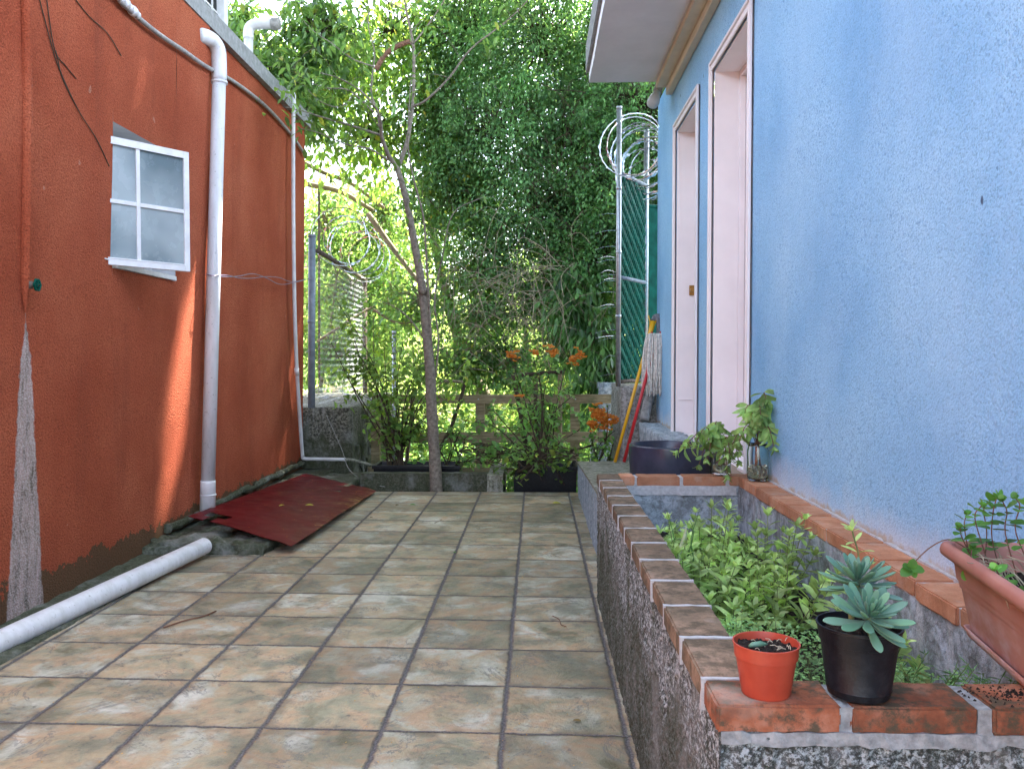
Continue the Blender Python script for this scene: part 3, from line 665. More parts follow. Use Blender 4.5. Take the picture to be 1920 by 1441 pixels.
def chainlink(mb, A, B, z0, z1a, z1b, cell=.075, r=.0016, amp=.006):
    """zig-zag wires, woven, between two uprights"""
    A = Vector((A.x, A.y, 0)); B = Vector((B.x, B.y, 0)); L = (B-A).length; d = (B-A)/L; nrm = Vector((d.y, -d.x, 0))
    n = int(L/cell*1.0)
    for i in range(n):
        x0 = i*cell; top = z1a+(z1b-z1a)*x0/L; m_ = int((top-z0)/(cell*.5)); P = []
        for k in range(m_+1):
            P.append(A+d*(x0+(k % 2)*cell)+nrm*(amp if k % 2 else -amp)+Vector((0, 0, z0+k*cell*.5)))
        mb.tube(P, r, 4, False)
mb = MB(); chainlink(mb, r1, p2t, .82, r1.z-.02, p2t.z-.04, .075, .0022); mb.build('mesh', 'steel', LF)
mb = MB()
for k in range(46):   # bunched mesh lying on the wall top
    a_ = at(575+g.uniform(0, 100), 765-g.uniform(0, 28), 10.4+g.uniform(0, 1.6)); a_.z = .83+.035*(a_.y-9.93)+g.uniform(0, .05)
    mb.tube([a_, a_+Vector((g.uniform(-.1, .1), g.uniform(-.1, .1), .02)), a_+Vector((g.uniform(-.15, .15), g.uniform(-.2, .2), .01))], .003, 4)
mb.build('rolled_mesh', 'steel', LF)
def coil(mb, A, B, r, turns, wr=.0045, barbs=True, g=random):
    P = []; d = (B-A); L = d.length; dn = d.normalized(); u_ = dn.cross(Vector((0, 0, 1))).normalized(); v_ = u_.cross(dn)
    n = int(turns*26)
    for i in range(n+1):
        t = i/n; a = t*turns*2*math.pi
        rr = r*(1+.10*math.sin(a*.37+1)+.06*math.sin(t*17))
        q = A+d*t+(u_*math.cos(a)+v_*math.sin(a))*rr+dn*(.05*math.sin(a*1.3)+.03*math.sin(a*.5)); P.append(q)
    mb.tube(P, wr, 5, False)
    if barbs:
        vs = []; fs = []
        for i in range(2, n-1):
            q = P[i]; tn = (P[i+1]-P[i-1]).normalized(); s = Vector((g.uniform(-1, 1), g.uniform(-1, 1), g.uniform(-1, 1))).cross(tn).normalized(); w2 = s.cross(tn); b = len(vs)
            vs += [q+tn*.028+s*.006, q+s*.016+tn*.004, q-tn*.028+s*.006, q-tn*.03-s*.006+w2*.002, q-s*.016, q+tn*.03-s*.006]
            fs += [(b, b+1, b+2, b+3, b+4, b+5)]
        mb.add([tuple(v) for v in vs], fs)
mb = MB(); coil(mb, r1+Vector((.1, .6, .28)), p2t+Vector((.15, -.3, .25)), .33, 7, .005); mb.build('razor_wire', 'razor', LF)
FPo = empty('thin_fence_post', at(739, 880, 11.2), 'thin pale metal post standing behind the left half of the wooden fence', 'post')
mb = MB(); mb.tube([at(738, 885, 11.2)-Vector((0, 0, 1.2)), at(739, 626, 11.2)], .027, 12); mb.tube([at(739, 626, 11.2), at(739, 620, 11.2)], .03, 12); mb.build('tube', 'steel', FPo, smooth=True)
mb = MB(); mb.tube([at(597, 470, 13)-Vector((0, 0, 2)), at(598, 350, 13)], .018, 8, True); tag(mb.build('rebar_rod', 'rust'), 'thin upright rusty rod rising behind the top of the blue-grey post', 'rod')

# ============================================================ WOODEN FENCE
WF = empty('wooden_fence', (-.4, 10.5, -.5), 'low weathered wooden fence of two wide rails across the rear of the garden', 'fence')
FY = 10.4
def board(name, x0, x1, z0, z1, y0, y1, parent, mat='board', tilt=0):
    mb = MB(); vs, fs = rough_box((x0, y0, z0), (x1, y1, z1), .12, .004, 6)
    vs = [(x, y, z+tilt*(x-x0)) for x, y, z in vs]; mb.add(vs, fs); return mb.build(name, mat, parent)
def xz(px, py, Y=FY): q = at(px, py, Y); return q.x, q.z
for (a, b, ya, yb, tl) in ((697, 1168, 740, 757, .003), (693, 1166, 811, 832, .006), (690, 1165, 876, 888, 0)):
    x0, z1 = xz(a, ya); x1, z0 = xz(b, yb); board('rail', x0, x1, z0, z1, FY, FY+.035, WF, tilt=tl)
for px in (702, 899, 1078, 1158):
    x0, z1 = xz(px-8, 757); x1, z0 = xz(px+9, 900); board('post', x0, x1, -.8, z1, FY+.037, FY+.115, WF)
for px in (799, 897, 1079):
    x_, z_ = xz(px, 748)
    mb = MB(); mb.tube([(x_, FY-.008, z_), (x_, FY+.003, z_)], .009, 8); mb.build('bolt', 'steel', WF)
# leaning stakes and rough trellis in front of it
def stake(label, pts, r, name='stake', mat='board', group='wooden stakes tied among the shrubs'):
    mb = MB(); P = bez(pts, 3); mb.tube(P, r, 6); return tag(mb.build(name, mat), label, 'stake', group)
stake('upright pale brown stake, tallest of the shrub supports, right of the fence middle', [at(1050, 695, 9.95), at(1050, 780, 9.95), at(1051, 895, 9.95)], .027)
stake('short leaning brown stake left of the young tree trunk', [at(774, 735, 9.9), at(770, 800, 9.85), at(761, 876, 9.8)], .026)
stake('forked brown stake leaning right from the young tree trunk', [at(873, 715, 9.9), at(850, 790, 9.85), at(820, 850, 9.8)], .022, mat='darktwig')
stake('dark stake leaning left towards the fence middle', [at(962, 700, 9.9), at(975, 770, 9.9), at(990, 860, 9.9)], .028, mat='darktwig')
stake('dark upright stake beside the tallest pale stake', [at(1003, 705, 9.95), at(1008, 800, 9.95), at(1015, 880, 9.9)], .03, mat='darktwig')
stake('thin brown crosspiece lying on top of the tallest stake', [at(978, 703, 9.93), at(1010, 700, 9.93), at(1054, 697, 9.93)], .024, mat='darktwig')
stake('short pale horizontal stick behind the young tree trunk', [at(815, 717, 10.1), at(840, 714, 10.1), at(868, 716, 10.1)], .020, mat='palebark')

# rear kerb and black planters
RK = empty('rear_planting_kerb', (-1.2, 9.0, 0), 'low mossy concrete planting kerb beyond the far edge of the patio', 'kerb')
x0, z1 = xz(676, 887, 8.95); x1, z0 = xz(944, 889, 8.95)
mb = MB(); mb.add(*rough_box((x0, 8.95, -.6), (x1-.17, 9.10, z1), .08, .008, 7)); mb.build('front_kerb', 'mossy', RK)
mb = MB(); mb.add(*rough_box((x1-.165, 8.80, -.6), (x1, 9.9, z1+.006), .08, .008, 7)); mb.build('end_kerb', 'topconc', RK)
def planter_box(label, x0, x1, y0, y1, z0, z1):
    o = empty('black_planter_box', ((x0+x1)/2, (y0+y1)/2, z0), label, 'planter', 'black planter boxes behind the patio')
    mb = MB(); t = .02
    vs = [];
    for (e, z) in ((-.03, z0), (0, z1-.04), (.015, z1-.04), (.015, z1), (-t, z1), (-t-.02, z1-.12)):
        vs += [(x0-e, y0-e, z), (x1+e, y0-e, z), (x1+e, y1+e, z), (x0-e, y1+e, z)]
    fs = [(i*4+k, i*4+(k+1) % 4, (i+1)*4+(k+1) % 4, (i+1)*4+k) for i in range(5) for k in range(4)]
    mb.add(vs, fs); mb.build('box', 'blackpot', o, bevel=.004)
    mb = MB(); mb.add(*grid_sheet(x0+.02, x1-.02, y0+.02, y1-.02, 14, 8, lambda x, y: z1-.07+.03*fbm((x, y, 0), 6))); mb.build('soil', 'soil', o, smooth=True)
    return o
xa_, za_ = xz(700, 872, 9.35); xb_, _ = xz(862, 872, 9.35); planter_box('long low black planter box behind the mossy kerb, left of the two', xa_, xb_, 9.35, 9.75, -.4, za_)
xa_, za_ = xz(962, 874, 9.05); xb_, _ = xz(1082, 874, 9.05); planter_box('large black planter box beside the low blue wall, right of the two', xa_, xb_, 9.05, 9.6, -.6, za_)

# ============================================================ RIGHT: low wall, plinth, pier
LW = empty('low_side_wall', (.8, 6.7, 0), 'low faded blue cement wall between the brick planter and the far end of the patio', 'low wall')
mb = MB(); vs, fs = rough_box((.42, 4.82, -.4), (1.25, 8.55, .40), .09, .006, 8)
vs = [(x, y, z if z < .2 else z+(6.9-y)*.050) for x, y, z in vs]
mb.add(vs, fs); mb.build('wall_body', 'bluelow', LW)
mb = MB(); vs = [(x, y, .412+(6.9-y)*.050+.004*fbm((x, y, 0), 9)) for y in np.linspace(4.84, 8.56, 40) for x in (.412, .6, .8, 1.0, 1.24)]
vs2 = [(x, y, z-.03) for x, y, z in vs[:0]]
fs = [(j*5+i, j*5+i+1, (j+1)*5+i+1, (j+1)*5+i) for j in range(39) for i in range(4)]; mb.add(vs, fs)
o = mb.build('cement_top', 'topconc', LW); md = o.modifiers.new('t', 'SOLIDIFY'); md.thickness = .02; md.offset = -1
lump('door_plinth', (1.05, 6.55, .35), (1.30, 8.62, .715), 'paleconc', 'rough pale concrete plinth below the far white door', 'plinth', .012, .06, 8)
lump('concrete_pier', (.885, 8.80, -.6), (1.42, 9.95, 1.08), 'concrete', 'grey concrete pier under the green fence panel', 'pier', .012, .07, 7)
lump('pale_rear_pillar', (.80, 10.75, -.9), (1.10, 11.2, 1.06), 'paleconc', 'pale concrete pillar behind the right end of the wooden fence', 'pillar', .01, .1, 6)
mb = MB(); mb.tube(bez([(1.10, 8.6, .74), (1.13, 8.66, .86), (1.16, 8.7, .95), (1.19, 8.74, 1.02)], 4), [.05]*13, 14); tag(mb.build('dark_stub_pipe', 'conduit', smooth=True), 'short dark stub pipe at the foot of the blue house corner', 'stub pipe')
mb = MB(); mb.tube([at(1109, 893, 9.7)-Vector((0, 0, .4)), at(1110, 826, 9.7)], .02, 10); mb.tube([at(1110, 828, 9.7), at(1110, 823, 9.7)], .03, 10)
tag(mb.build('thin_white_stake_pipe', 'pvc', smooth=True), 'thin white upright pipe under the large orange flower cluster', 'pipe')

# ============================================================ BLUE HOUSE
BH = empty('blue_house', (1.25, 4, 0), 'light blue stucco house with two tall white doorways and a white roof overhang', 'house')
HX = 1.25; DZ0, DZ1 = .70, 3.395; DR = [(5.0, 6.02), (6.60, 7.60)]
mb = MB()
def hp(y0, y1, z0, z1):
    ny = max(2, int((y1-y0)/.15)+1); nz = max(2, int((z1-z0)/.25)+1); ys = np.linspace(y0, y1, ny); zs = np.linspace(z0, z1, nz)
    vs = [(HX+.004*fbm((2, y, z), 2.5), y, z) for z in zs for y in ys]
    mb.add(vs, [(j*ny+i, (j+1)*ny+i, (j+1)*ny+i+1, j*ny+i+1) for j in range(nz-1) for i in range(ny-1)])
hp(-3, 5.0, -.4, 4.0); hp(6.02, 6.60, -.4, 4.0); hp(7.60, 8.78, -.4, 4.0)
for a, b in DR: hp(a, b, -.4, DZ0); hp(a, b, DZ1, 4.0)
mb.add([(HX, 8.78, -.4), (6, 8.78, -.4), (6, 8.78, 4), (HX, 8.78, 4)], [(0, 1, 2, 3)]); mb.add([(HX, -3, -.4), (6, -3, -.4), (6, -3, 4), (HX, -3, 4)], [(3, 2, 1, 0)]); mb.add([(6, -3, -.4), (6, 8.78, -.4), (6, 8.78, 4), (6, -3, 4)], [(3, 2, 1, 0)])
mb.build('wall', 'blue', BH)
for i, (a, b) in enumerate(DR):
    mb = MB(); xi = HX+.20
    mb.box((HX+.001, a-.0, DZ0), (xi, a+.012, DZ1)); mb.box((HX+.001, b-.012, DZ0), (xi, b, DZ1)); mb.box((HX+.001, a+.012, DZ1-.012), (xi, b-.012, DZ1)); mb.box((HX-.10 if i else HX, a+.012, DZ0-.02), (xi, b-.012, DZ0+.002))
    for (wd_, th, o_) in ((.075, .016, 0), (.022, .028, .053), (.018, .024, 0)):   # stepped architrave
        mb.box((HX-th, a-o_-wd_, DZ0), (HX-.004, a-o_, DZ1+o_+wd_)); mb.box((HX-th, b+o_, DZ0), (HX-.004, b+o_+wd_, DZ1+o_+wd_)); mb.box((HX-th, a-o_, DZ1+o_), (HX-.004, b+o_, DZ1+o_+wd_))
    # inner stop frame and raised panel on the far reveal
    mb.box((xi-.03, a+.012, DZ0), (xi+.01, a+.05, DZ1-.012)); mb.box((xi-.03, b-.05, DZ0), (xi+.01, b-.012, DZ1-.012)); mb.box((xi-.03, a+.05, DZ1-.05), (xi+.01, b-.05, DZ1-.012))
    if i: mb.box((HX+.02, b-.022, DZ0+.30), (xi-.04, b-.013, DZ1-.05))
    fr = mb.build('door_frame', 'doorpaint', BH, bevel=.003)
    mb = MB(); mb.box((xi+.012, a+.0, DZ0), (xi+.055, b, DZ1)); 
    for z0, z1 in ((DZ0+.15, DZ0+1.0), (DZ0+1.15, DZ1-.2)): mb.box((xi+.004, a+.16, z0), (xi+.011, b-.16, z1))
    dr = mb.build('door', 'doorpaint', BH, bevel=.003)
    if i:
        q = Vector((HX+.135, b-.03, 1.38+125/1575*7.57)); mb = MB(); mb.box((q.x-.022, q.y-.006, q.z-.045), (q.x+.022, q.y+.006, q.z+.045)); mb.tube([q, q+Vector((0, -.05, 0))], .02, 14); mb.build('knob', 'brass', fr, bevel=.004)
ZS = 3.93
mb = MB(); vs, fs = rough_box((.485, -3, ZS), (6.1, 7.90, ZS+.30), .6, .004, 2); mb.add(vs, fs); mb.build('roof_overhang', 'soffit', BH)
mb = MB(); mb.box((.455, -3, ZS+.10), (.482, 7.93, ZS+.34)); mb.build('gutter_edge', 'cornice', BH)
mb = MB(); mb.box((1.10, -3, ZS-.06), (HX-.002, 7.88, ZS-.003)); mb.box((1.19, -3, ZS-.13), (HX-.002, 7.87, ZS-.062)); mb.build('cornice_moulding', 'cream', BH, bevel=.006)
mb = MB(); mb.box((HX-.012, 7.90, .9), (HX+.15, 8.80, 3.99)); 
LP = empty('wall_lamp', (1.13, 8.0, 3.85), 'outdoor bulb lamp in a dark socket at the far end of the white overhang', 'lamp')
q0 = at(1238, 158, 8.0); q1 = at(1230, 178, 7.9); q2 = at(1223, 196, 7.84)
mb = MB(); mb.tube([q0+Vector((.03, 0, .03)), q0, q0.lerp(q1, .7)], [.02, .038, .042], 16); mb.build('socket', 'conduit', LP, smooth=True)
mb = MB(); d_ = (q2-q1); mb.tube([q1-d_*.25, q1, q1+d_*.3, q1+d_*.7, q1+d_*1.0, q1+d_*1.08], [.03, .035, .05, .058, .052, .02], 20); mb.build('bulb', 'bulb', LP, smooth=True)

# green fence panel with razor wire
GF = empty('green_fence_panel', (1.05, 9.2, 1.1), 'tall chain-link panel with green slats and razor wire at the corner of the blue house', 'fence')
P1 = Vector((at(1159, 700, 8.9).x, 8.9, 0)); P2 = Vector((at(1210, 700, 9.6).x, 9.6, 0))
def vt(px, py, Y): return at(px, py, Y).z
z1t = vt(1159, 205, 8.9); z1b = vt(1158, 724, 8.9); ztop = vt(1165, 325, 8.95); zb = vt(1165, 715, 8.95)
mb = MB(); mb.tube([(P1.x, P1.y, z1b), (P1.x, P1.y, z1t)], .027, 18); mb.tube([(P1.x, P1.y, z1t), (P1.x, P1.y, z1t+.03)], .031, 18)
for pz_ in (350, 470, 590): mb.tube([(P1.x, P1.y, vt(1159, pz_, 8.9)), (P1.x, P1.y, vt(1159, pz_+6, 8.9))], .031, 18)
mb.build('post', 'steel', GF, smooth=True)
mb = MB(); mb.tube([(P2.x, P2.y, z1b), (P2.x, P2.y, 3.95)], .030, 18); mb.build('post', 'steel', GF, smooth=True)
for z in (ztop, vt(1165, 520, 8.95), zb):
    mb = MB(); mb.tube([Vector((P1.x, P1.y, z)), Vector((P2.x, P2.y, z))], .022, 12); mb.build('rail', 'bluegrey' if z > 1.3 else 'rust', GF, smooth=True)
mb = MB(); L = (P2-P1).length; d_ = (P2-P1)/L; nv = Vector((d_.y, -d_.x, 0))
for k in range(20):
    x0 = .03+k*(L-.06)/20; Pp = []
    for j in range(60):
        z = zb+.02+(ztop-zb-.03)*j/59; Pp.append((P1+d_*(x0+.018+.004*math.sin(j*2.2+k))+nv*.010*math.sin(j*1.6+k*1.3)+Vector((0, 0, z))))
    vs = []
    for q in Pp: vs += [q-d_*.021, q+d_*.021+nv*.004]
    mb.add([tuple(v_) for v_ in vs], [(2*j, 2*j+1, 2*j+3, 2*j+2) for j in range(59)])
o = mb.build('privacy_slats', 'green', GF, smooth=True); md = o.modifiers.new('t', 'SOLIDIFY'); md.thickness = .002
mb = MB(); chainlink(mb, P1+nv*.0, P2, zb+.02, ztop-.02, ztop-.02, .062, .0017, .014); mb.build('mesh', 'greenwire', GF)
P3 = P2+Vector((1.6, .9, 0))
mb = MB(); mb.tube([P2+Vector((0, 0, 3.1)), P3+Vector((0, 0, 3.1))], .022, 10); d2 = (P3-P2).normalized()
mb.box((0, -.004, 1.1), ((P3-P2).length, .004, 3.08), Matrix(((d2.x, -d2.y, 0, P2.x), (d2.y, d2.x, 0, P2.y), (0, 0, 1, 0), (0, 0, 0, 1)))); mb.build('rear_panel', 'green', GF)
mb = MB(); coil(mb, Vector((P1.x+.10, 8.75, ztop+.27)), Vector((P2.x+.10, 9.75, ztop+.18)), .30, 10, .0065); coil(mb, Vector((1.12, 9.4, ztop+.15)), Vector((1.5, 10.2, ztop-.1)), .27, 3.5, .006); mb.build('razor_wire', 'razor', GF)
g = random.Random(9)
for py in (402, 432, 462, 487, 515, 527, 548, 575, 618, 633, 668, 700):
    z = vt(1155, py, 8.9)
    for s in ((0, 1) if py % 2 else (0,)):
        mb = MB(); L_ = g.uniform(.16, .24); q = Vector((P1.x-.02, 8.9, z+s*.02)); mb.tube(bez([q, q+Vector((-L_*.5, -.05-.06*s, g.uniform(-.01, .02))), q+Vector((-L_, -.1-.12*s, -g.uniform(.02, .07)+.02*s))], 4), [.0036-.0003*i for i in range(9)], 5); mb.build('spike', 'razor', GF, smooth=True)

# mops
def mop(label, base, top, hmat, headmat, kind):
    o = empty('mop', base, label, 'mop'); d = (top-base).normalized()
    mb = MB(); e = top-d*.12 if kind == 0 else top
    mb.tube([base, e], .0165, 14); mb.build('handle', hmat, o, smooth=True)
    mb = MB(); mb.tube([top-d*.30, top-d*.12, top+d*.02], [.020, .024, .030], 12)
    for a in (-1, 1): mb.tube([top-d*.12, top+Vector((a*.03, -.01, .02)), top+Vector((a*.045, 0, .08))], .007, 6)
    mb.build('clamp', hmat, o, smooth=True)
    mb = MB(); g = random.Random(len(label))
    for k in range(200):
        a = g.uniform(0, 2*math.pi); r = g.uniform(.01, .07)*(1.35 if kind else 1)
        if kind:   # white mop hanging head-down over the stick
            p0 = top+Vector((math.cos(a)*.02, math.sin(a)*.02, .03)); Lh = g.uniform(.42, .60)
            P = [p0, p0+Vector((math.cos(a)*r*.8, math.sin(a)*r*.5, .012)), p0+Vector((math.cos(a)*r*1.25, math.sin(a)*r*.8, -Lh*.4)), p0+Vector((math.cos(a)*r*1.3, math.sin(a)*r*.9, -Lh*.8)), p0+Vector((math.cos(a)*r*1.3+g.uniform(-.01, .01), math.sin(a)*r*.9, -Lh))]
        else:
            p0 = top+Vector((g.uniform(-.02, .02), g.uniform(-.02, .02), .03)); Lh = g.uniform(.20, .42)
            P = [p0, p0+Vector((.02+r*.5, 0, .05+r*.2)), p0+Vector((.05+r*.4, math.sin(a)*.03, -.02)), p0+Vector((.055+r*.35, math.sin(a)*.03, -Lh*.5)), p0+Vector((.05+r*.3, math.sin(a)*.03, -Lh))]
        mb.tube(bez(P, 3), .0055, 5)
    mb.build('mop_head', headmat, o, smooth=True); return o
mop('mop with a yellow handle and grey folded head leaning on the blue house corner', at(1153, 866, 8.35), at(1224, 606, 8.62), 'yellow', 'mopgrey', 0)
mop('mop with a red handle and off-white string head hanging down', at(1170, 866, 8.30), at(1230, 636, 8.50), 'red', 'mopwhite', 1)

# ============================================================ BRICK PLANTER
BP = empty('raised_brick_planter', (.8, 3.2, 0), 'raised planting bed with rough cement sides and a brick coping against the blue house', 'raised bed')
PX0, PX1, PY0, PY1, PZ = .345, 1.25, 1.59, 4.80, .72
IX0, IX1, IY0, IY1 = .463, 1.120, 1.712, 4.68; BZ = PZ-.052
def rough_sheet(mb, o, u, v, n, nu, nv, amp, sc, edge=True):
    o, u, v, n = map(Vector, (o, u, v, n)); vs = []
    for j in range(nv+1):
        for i in range(nu+1):
            p = o+u*(i/nu)+v*(j/nv); k = amp*(fbm(p, sc, 4)+.5*fbm(p, sc*3, 2)); vs.append(tuple(p+n*k))
    mb.add(vs, [(j*(nu+1)+i, j*(nu+1)+i+1, (j+1)*(nu+1)+i+1, (j+1)*(nu+1)+i) for j in range(nv) for i in range(nu)])
mb = MB(); rough_sheet(mb, (PX0+.004, PY1, -.05), (0, PY0-PY1, 0), (0, 0, BZ+.05), (-1, 0, 0), 260, 60, .0065, 35)
rough_sheet(mb, (PX0+.004, PY0+.006, -.05), (PX1-PX0, 0, 0), (0, 0, BZ+.05), (0, -1, 0), 90, 60, .011, 30); mb.build('cement_wall', 'grit', BP)
mb = MB()
mb.box((IX0, IY0, .1), (IX0+.001, IY1, BZ)); 
rough_sheet(mb, (IX1, PY0+.1, .1), (0, PY1-PY0-.1, 0), (0, 0, BZ-.1), (-1, 0, 0), 80, 14, .006, 8)
rough_sheet(mb, (IX0, IY1, .1), (IX1-IX0, 0, 0), (0, 0, BZ-.1), (0, -1, 0), 20, 14, .006, 8)
mb.box((PX0+.02, PY0+.03, .1), (IX0, PY1-.02, BZ-.001)); mb.box((IX0+.002, PY0+.03, .1), (PX1, IY0, BZ-.001)); mb.build('inner_cement', 'innerwall', BP)
def brick(mb, a, b, seed):
    g = random.Random(seed); bm = bmesh.new(); bmesh.ops.create_cube(bm, size=1); a = Vector(a); b = Vector(b)
    for v_ in bm.verts: v_.co = Vector((a[i]+(b[i]-a[i])*(v_.co[i]+.5) for i in range(3)))
    bmesh.ops.bevel(bm, geom=bm.edges[:], offset=.0045, segments=2, affect='EDGES')
    for ax in range(2):
        L = b[ax]-a[ax]; k = int(L/.022)
        for j in range(1, k):
            co = Vector((0, 0, 0)); co[ax] = a[ax]+L*j/k; no = Vector((0, 0, 0)); no[ax] = 1
            bmesh.ops.bisect_plane(bm, geom=bm.verts[:]+bm.edges[:]+bm.faces[:], plane_co=co, plane_no=no)
    bm.normal_update(); bm.verts.index_update(); dx, dy, dz = (g.uniform(-.003, .003) for _ in range(3)); rz = g.uniform(-.008, .008); c_ = (a+b)/2
    vs = []
    for v_ in bm.verts:
        p = v_.co+v_.normal*(.0026*fbm(v_.co+Vector((seed, 0, 0)), 28)+.0012*fbm(v_.co, 90)); q = p-c_; p = c_+Vector((q.x-q.y*rz, q.y+q.x*rz, q.z)); vs.append((p.x+dx, p.y+dy, p.z+dz*.6))
    fs = [tuple(v_.index for v_ in f.verts) for f in bm.faces]; bm.free(); mb.add(vs, fs)
# left coping
mb = MB(); mt = MB(); y = 1.728; k = 0
mt.box((PX0+.006, PY0+.02, BZ-.004), (IX0-.004, PY1-.01, PZ-.006))
while y < 4.68:
    y1 = min(y+.242, 4.80); brick(mb, (PX0-.004, y, BZ), (IX0+.002, y1, PZ), k); k += 1
    y = y1+.013
left = mb.build('left_coping', 'brick_old', BP)
for q in range(k+1):   # pale joints standing a touch proud
    yy = 1.7215+q*.255
    if yy < 4.75: mt.add(*rough_box((PX0-.006, yy-.006, BZ-.01), (IX0+.003, yy+.007, PZ+.0015), .02, .0016, 40))
mb = MB()
for x0, x1 in ((.343, .577), (.598, .836), (.860, 1.098), (1.120, 1.26)): brick(mb, (x0, PY0-.004, BZ), (x1, 1.714, PZ+.001), 50+int(x0*10))
mb.build('front_coping', 'brick_front', BP)
mf = MB(); mf.box((.36, PY0+.012, BZ-.004), (1.25, 1.704, PZ-.010)); mf.add(*rough_box((.35, PY0-.003, BZ-.024), (1.25, PY0+.02, BZ+.001), .02, .008, 30))
for x0, x1 in ((.575, .600), (.834, .862), (1.096, 1.122)): mf.add(*rough_box((x0, PY0+.002, BZ-.01), (x1, 1.71, PZ-.004), .015, .003, 40))

mb = MB(); y = 1.73; k = 0
while y < 4.60:
    y1 = min(y+.243, 4.66); brick(mb, (IX1-.004, y, BZ+.001), (1.243, y1, PZ+.001), 100+k); k += 1; y = y1+.014
mb.build('right_coping', 'brick_new', BP)
mt.box((IX1+.004, 1.72, BZ-.003), (1.249, 4.66, PZ-.004)); mt.add(*rough_box((1.236, 1.7, PZ-.02), (1.252, 4.72, PZ+.008), .04, .006, 20))
mb = MB()
for x0, x1, q in ((.466, .55, 0), (.563, .800, 1), (.815, 1.05, 2), (1.075, 1.245, 3)): brick(mb, (x0, 4.68, BZ), (x1, 4.80, PZ), 200+q)
mb.build('rear_coping', 'brick_new', BP); mt.box((.47, 4.69, BZ-.035), (1.249, 4.79, PZ-.006))
mt.add(*rough_box((.47, 4.672, BZ-.05), (1.11, 4.69, BZ), .03, .004, 20))
mt.build('mortar', 'mortar', BP); mf.build('front_mortar', 'greymortar', BP)
mb = MB(); mb.add(*grid_sheet(IX0+.001, IX1-.002, IY0, IY1, 40, 130, lambda x, y: .40+.02*fbm((x, y, 0), 8)+.012*fbm((x, y, 4), 30))); mb.build('soil', 'soil', BP, smooth=True)
# small blue-green paint smear on coping is left to the bricks; loose soil crumbs on the front bricks
mb = MB(); g = random.Random(3)
for k in range(230):
    x = g.gauss(.945, .055); y = g.gauss(1.652, .022)
    if not (PY0 < y < 1.71): continue
    r = g.uniform(.0012, .004); mb.add([(x+r*g.uniform(.5, 1.5)*a, y+r*b*g.uniform(.5, 1.5), PZ+.001+c_*r) for a, b, c_ in ((1, 0, 0), (-1, 0, 0), (0, 1, 0), (0, -1, 0), (0, 0, 1.2))], [(0, 2, 4), (2, 1, 4), (1, 3, 4), (3, 0, 4)])
tag(mb.build('soil_crumbs', 'soil'), 'dark soil crumbs scattered on the front brick coping', 'soil', kind='stuff')

# pots
def pot(name, label, c, prof, mat, soilr, soilz, feet=None):
    o = empty(name, c, label, 'flower pot'); mb = MB(); mb.lathe(c, prof, 56); p_ = mb.build('pot', mat, o, smooth=True)
    md = p_.modifiers.new('e', 'EDGE_SPLIT'); md.split_angle = R(35)
    mb = MB(); n = 26; vs = []; fs = []
    for j in range(n+1):
        for i in range(n+1):
            a, b = i/n*2-1, j/n*2-1; m_ = max(abs(a), abs(b)); l_ = math.hypot(a, b) or 1; s = m_/l_
            x, y = a*s*soilr, b*s*soilr; vs.append((c[0]+x, c[1]+y, c[2]+soilz+.006*fbm((x, y, 3), 45, 4)+.004*fbm((x, y, 8), 140, 2)+.005*(1-m_)))
    fs = [(j*(n+1)+i, j*(n+1)+i+1, (j+1)*(n+1)+i+1, (j+1)*(n+1)+i) for j in range(n) for i in range(n)]
    mb.add(vs, fs); mb.build('soil', 'soil', o); return o
RP = (.4515, 1.648, PZ+.002)
rp = pot('red_flower_pot', 'small orange-red plastic pot of soil on the front brick corner', RP,
    [(.001, .004), (.043, .004), (.0455, .0), (.047, .004), (.058, .073), (.0605, .0735), (.0625, .098), (.0645, .0985), (.0645, .101), (.0615, .101), (.058, .085), (.052, .05)], 'redpot', .059, .087)
mb = MB(); g = random.Random(5); q = Vector(RP)+Vector((-.018, -.012, .0975)); mb.tube([q+Vector((-.020, -.004, -.001)), q+Vector((-.012, -.002, .002)), q+Vector((.004, 0, .003)), q+Vector((.018, .002, .002))], [.002, .0052, .0055, .0015], 10); mb.build('succulent_cutting', 'succ', rp, smooth=True)
mb = MB()
for k in range(16):
    q = Vector(RP)+Vector((g.uniform(-.03, .045), g.uniform(-.03, .03), .095)); a = g.uniform(0, 3.1); dv = Vector((math.cos(a), math.sin(a), g.uniform(.0, .3)))*g.uniform(.006, .018); mb.tube([q, q+dv*.5+Vector((0, 0, .003)), q+dv], .0009, 4)
mb.build('dry_roots', 'drytwig', rp)
BPp = (.632, 1.648, PZ+.002)
pot('black_flower_pot', 'black plastic pot holding the blue-green succulent on the front bricks', BPp,
    [(.001, .006), (.050, .006), (.053, .0), (.0575, .003), (.0615, .017), (.0605, .019), (.072, .106), (.0745, .107), (.0785, .134), (.0805, .135), (.0805, .139), (.0775, .139), (.073, .12), (.066, .09)], 'blackpot', .0745, .121)
DG = (at(1256, 850, 6.0).x, 6.02, .43)
pot('large_glazed_pot', 'large round dark blue glazed pot standing on the low wall', DG,
    [(.001, .01), (.24, .01), (.255, .0), (.268, .02), (.280, .10), (.286, .22), (.288, .315), (.286, .328), (.280, .334), (.262, .334), (.256, .325), (.255, .25), (.25, .2)], 'glaze', .252, .27)

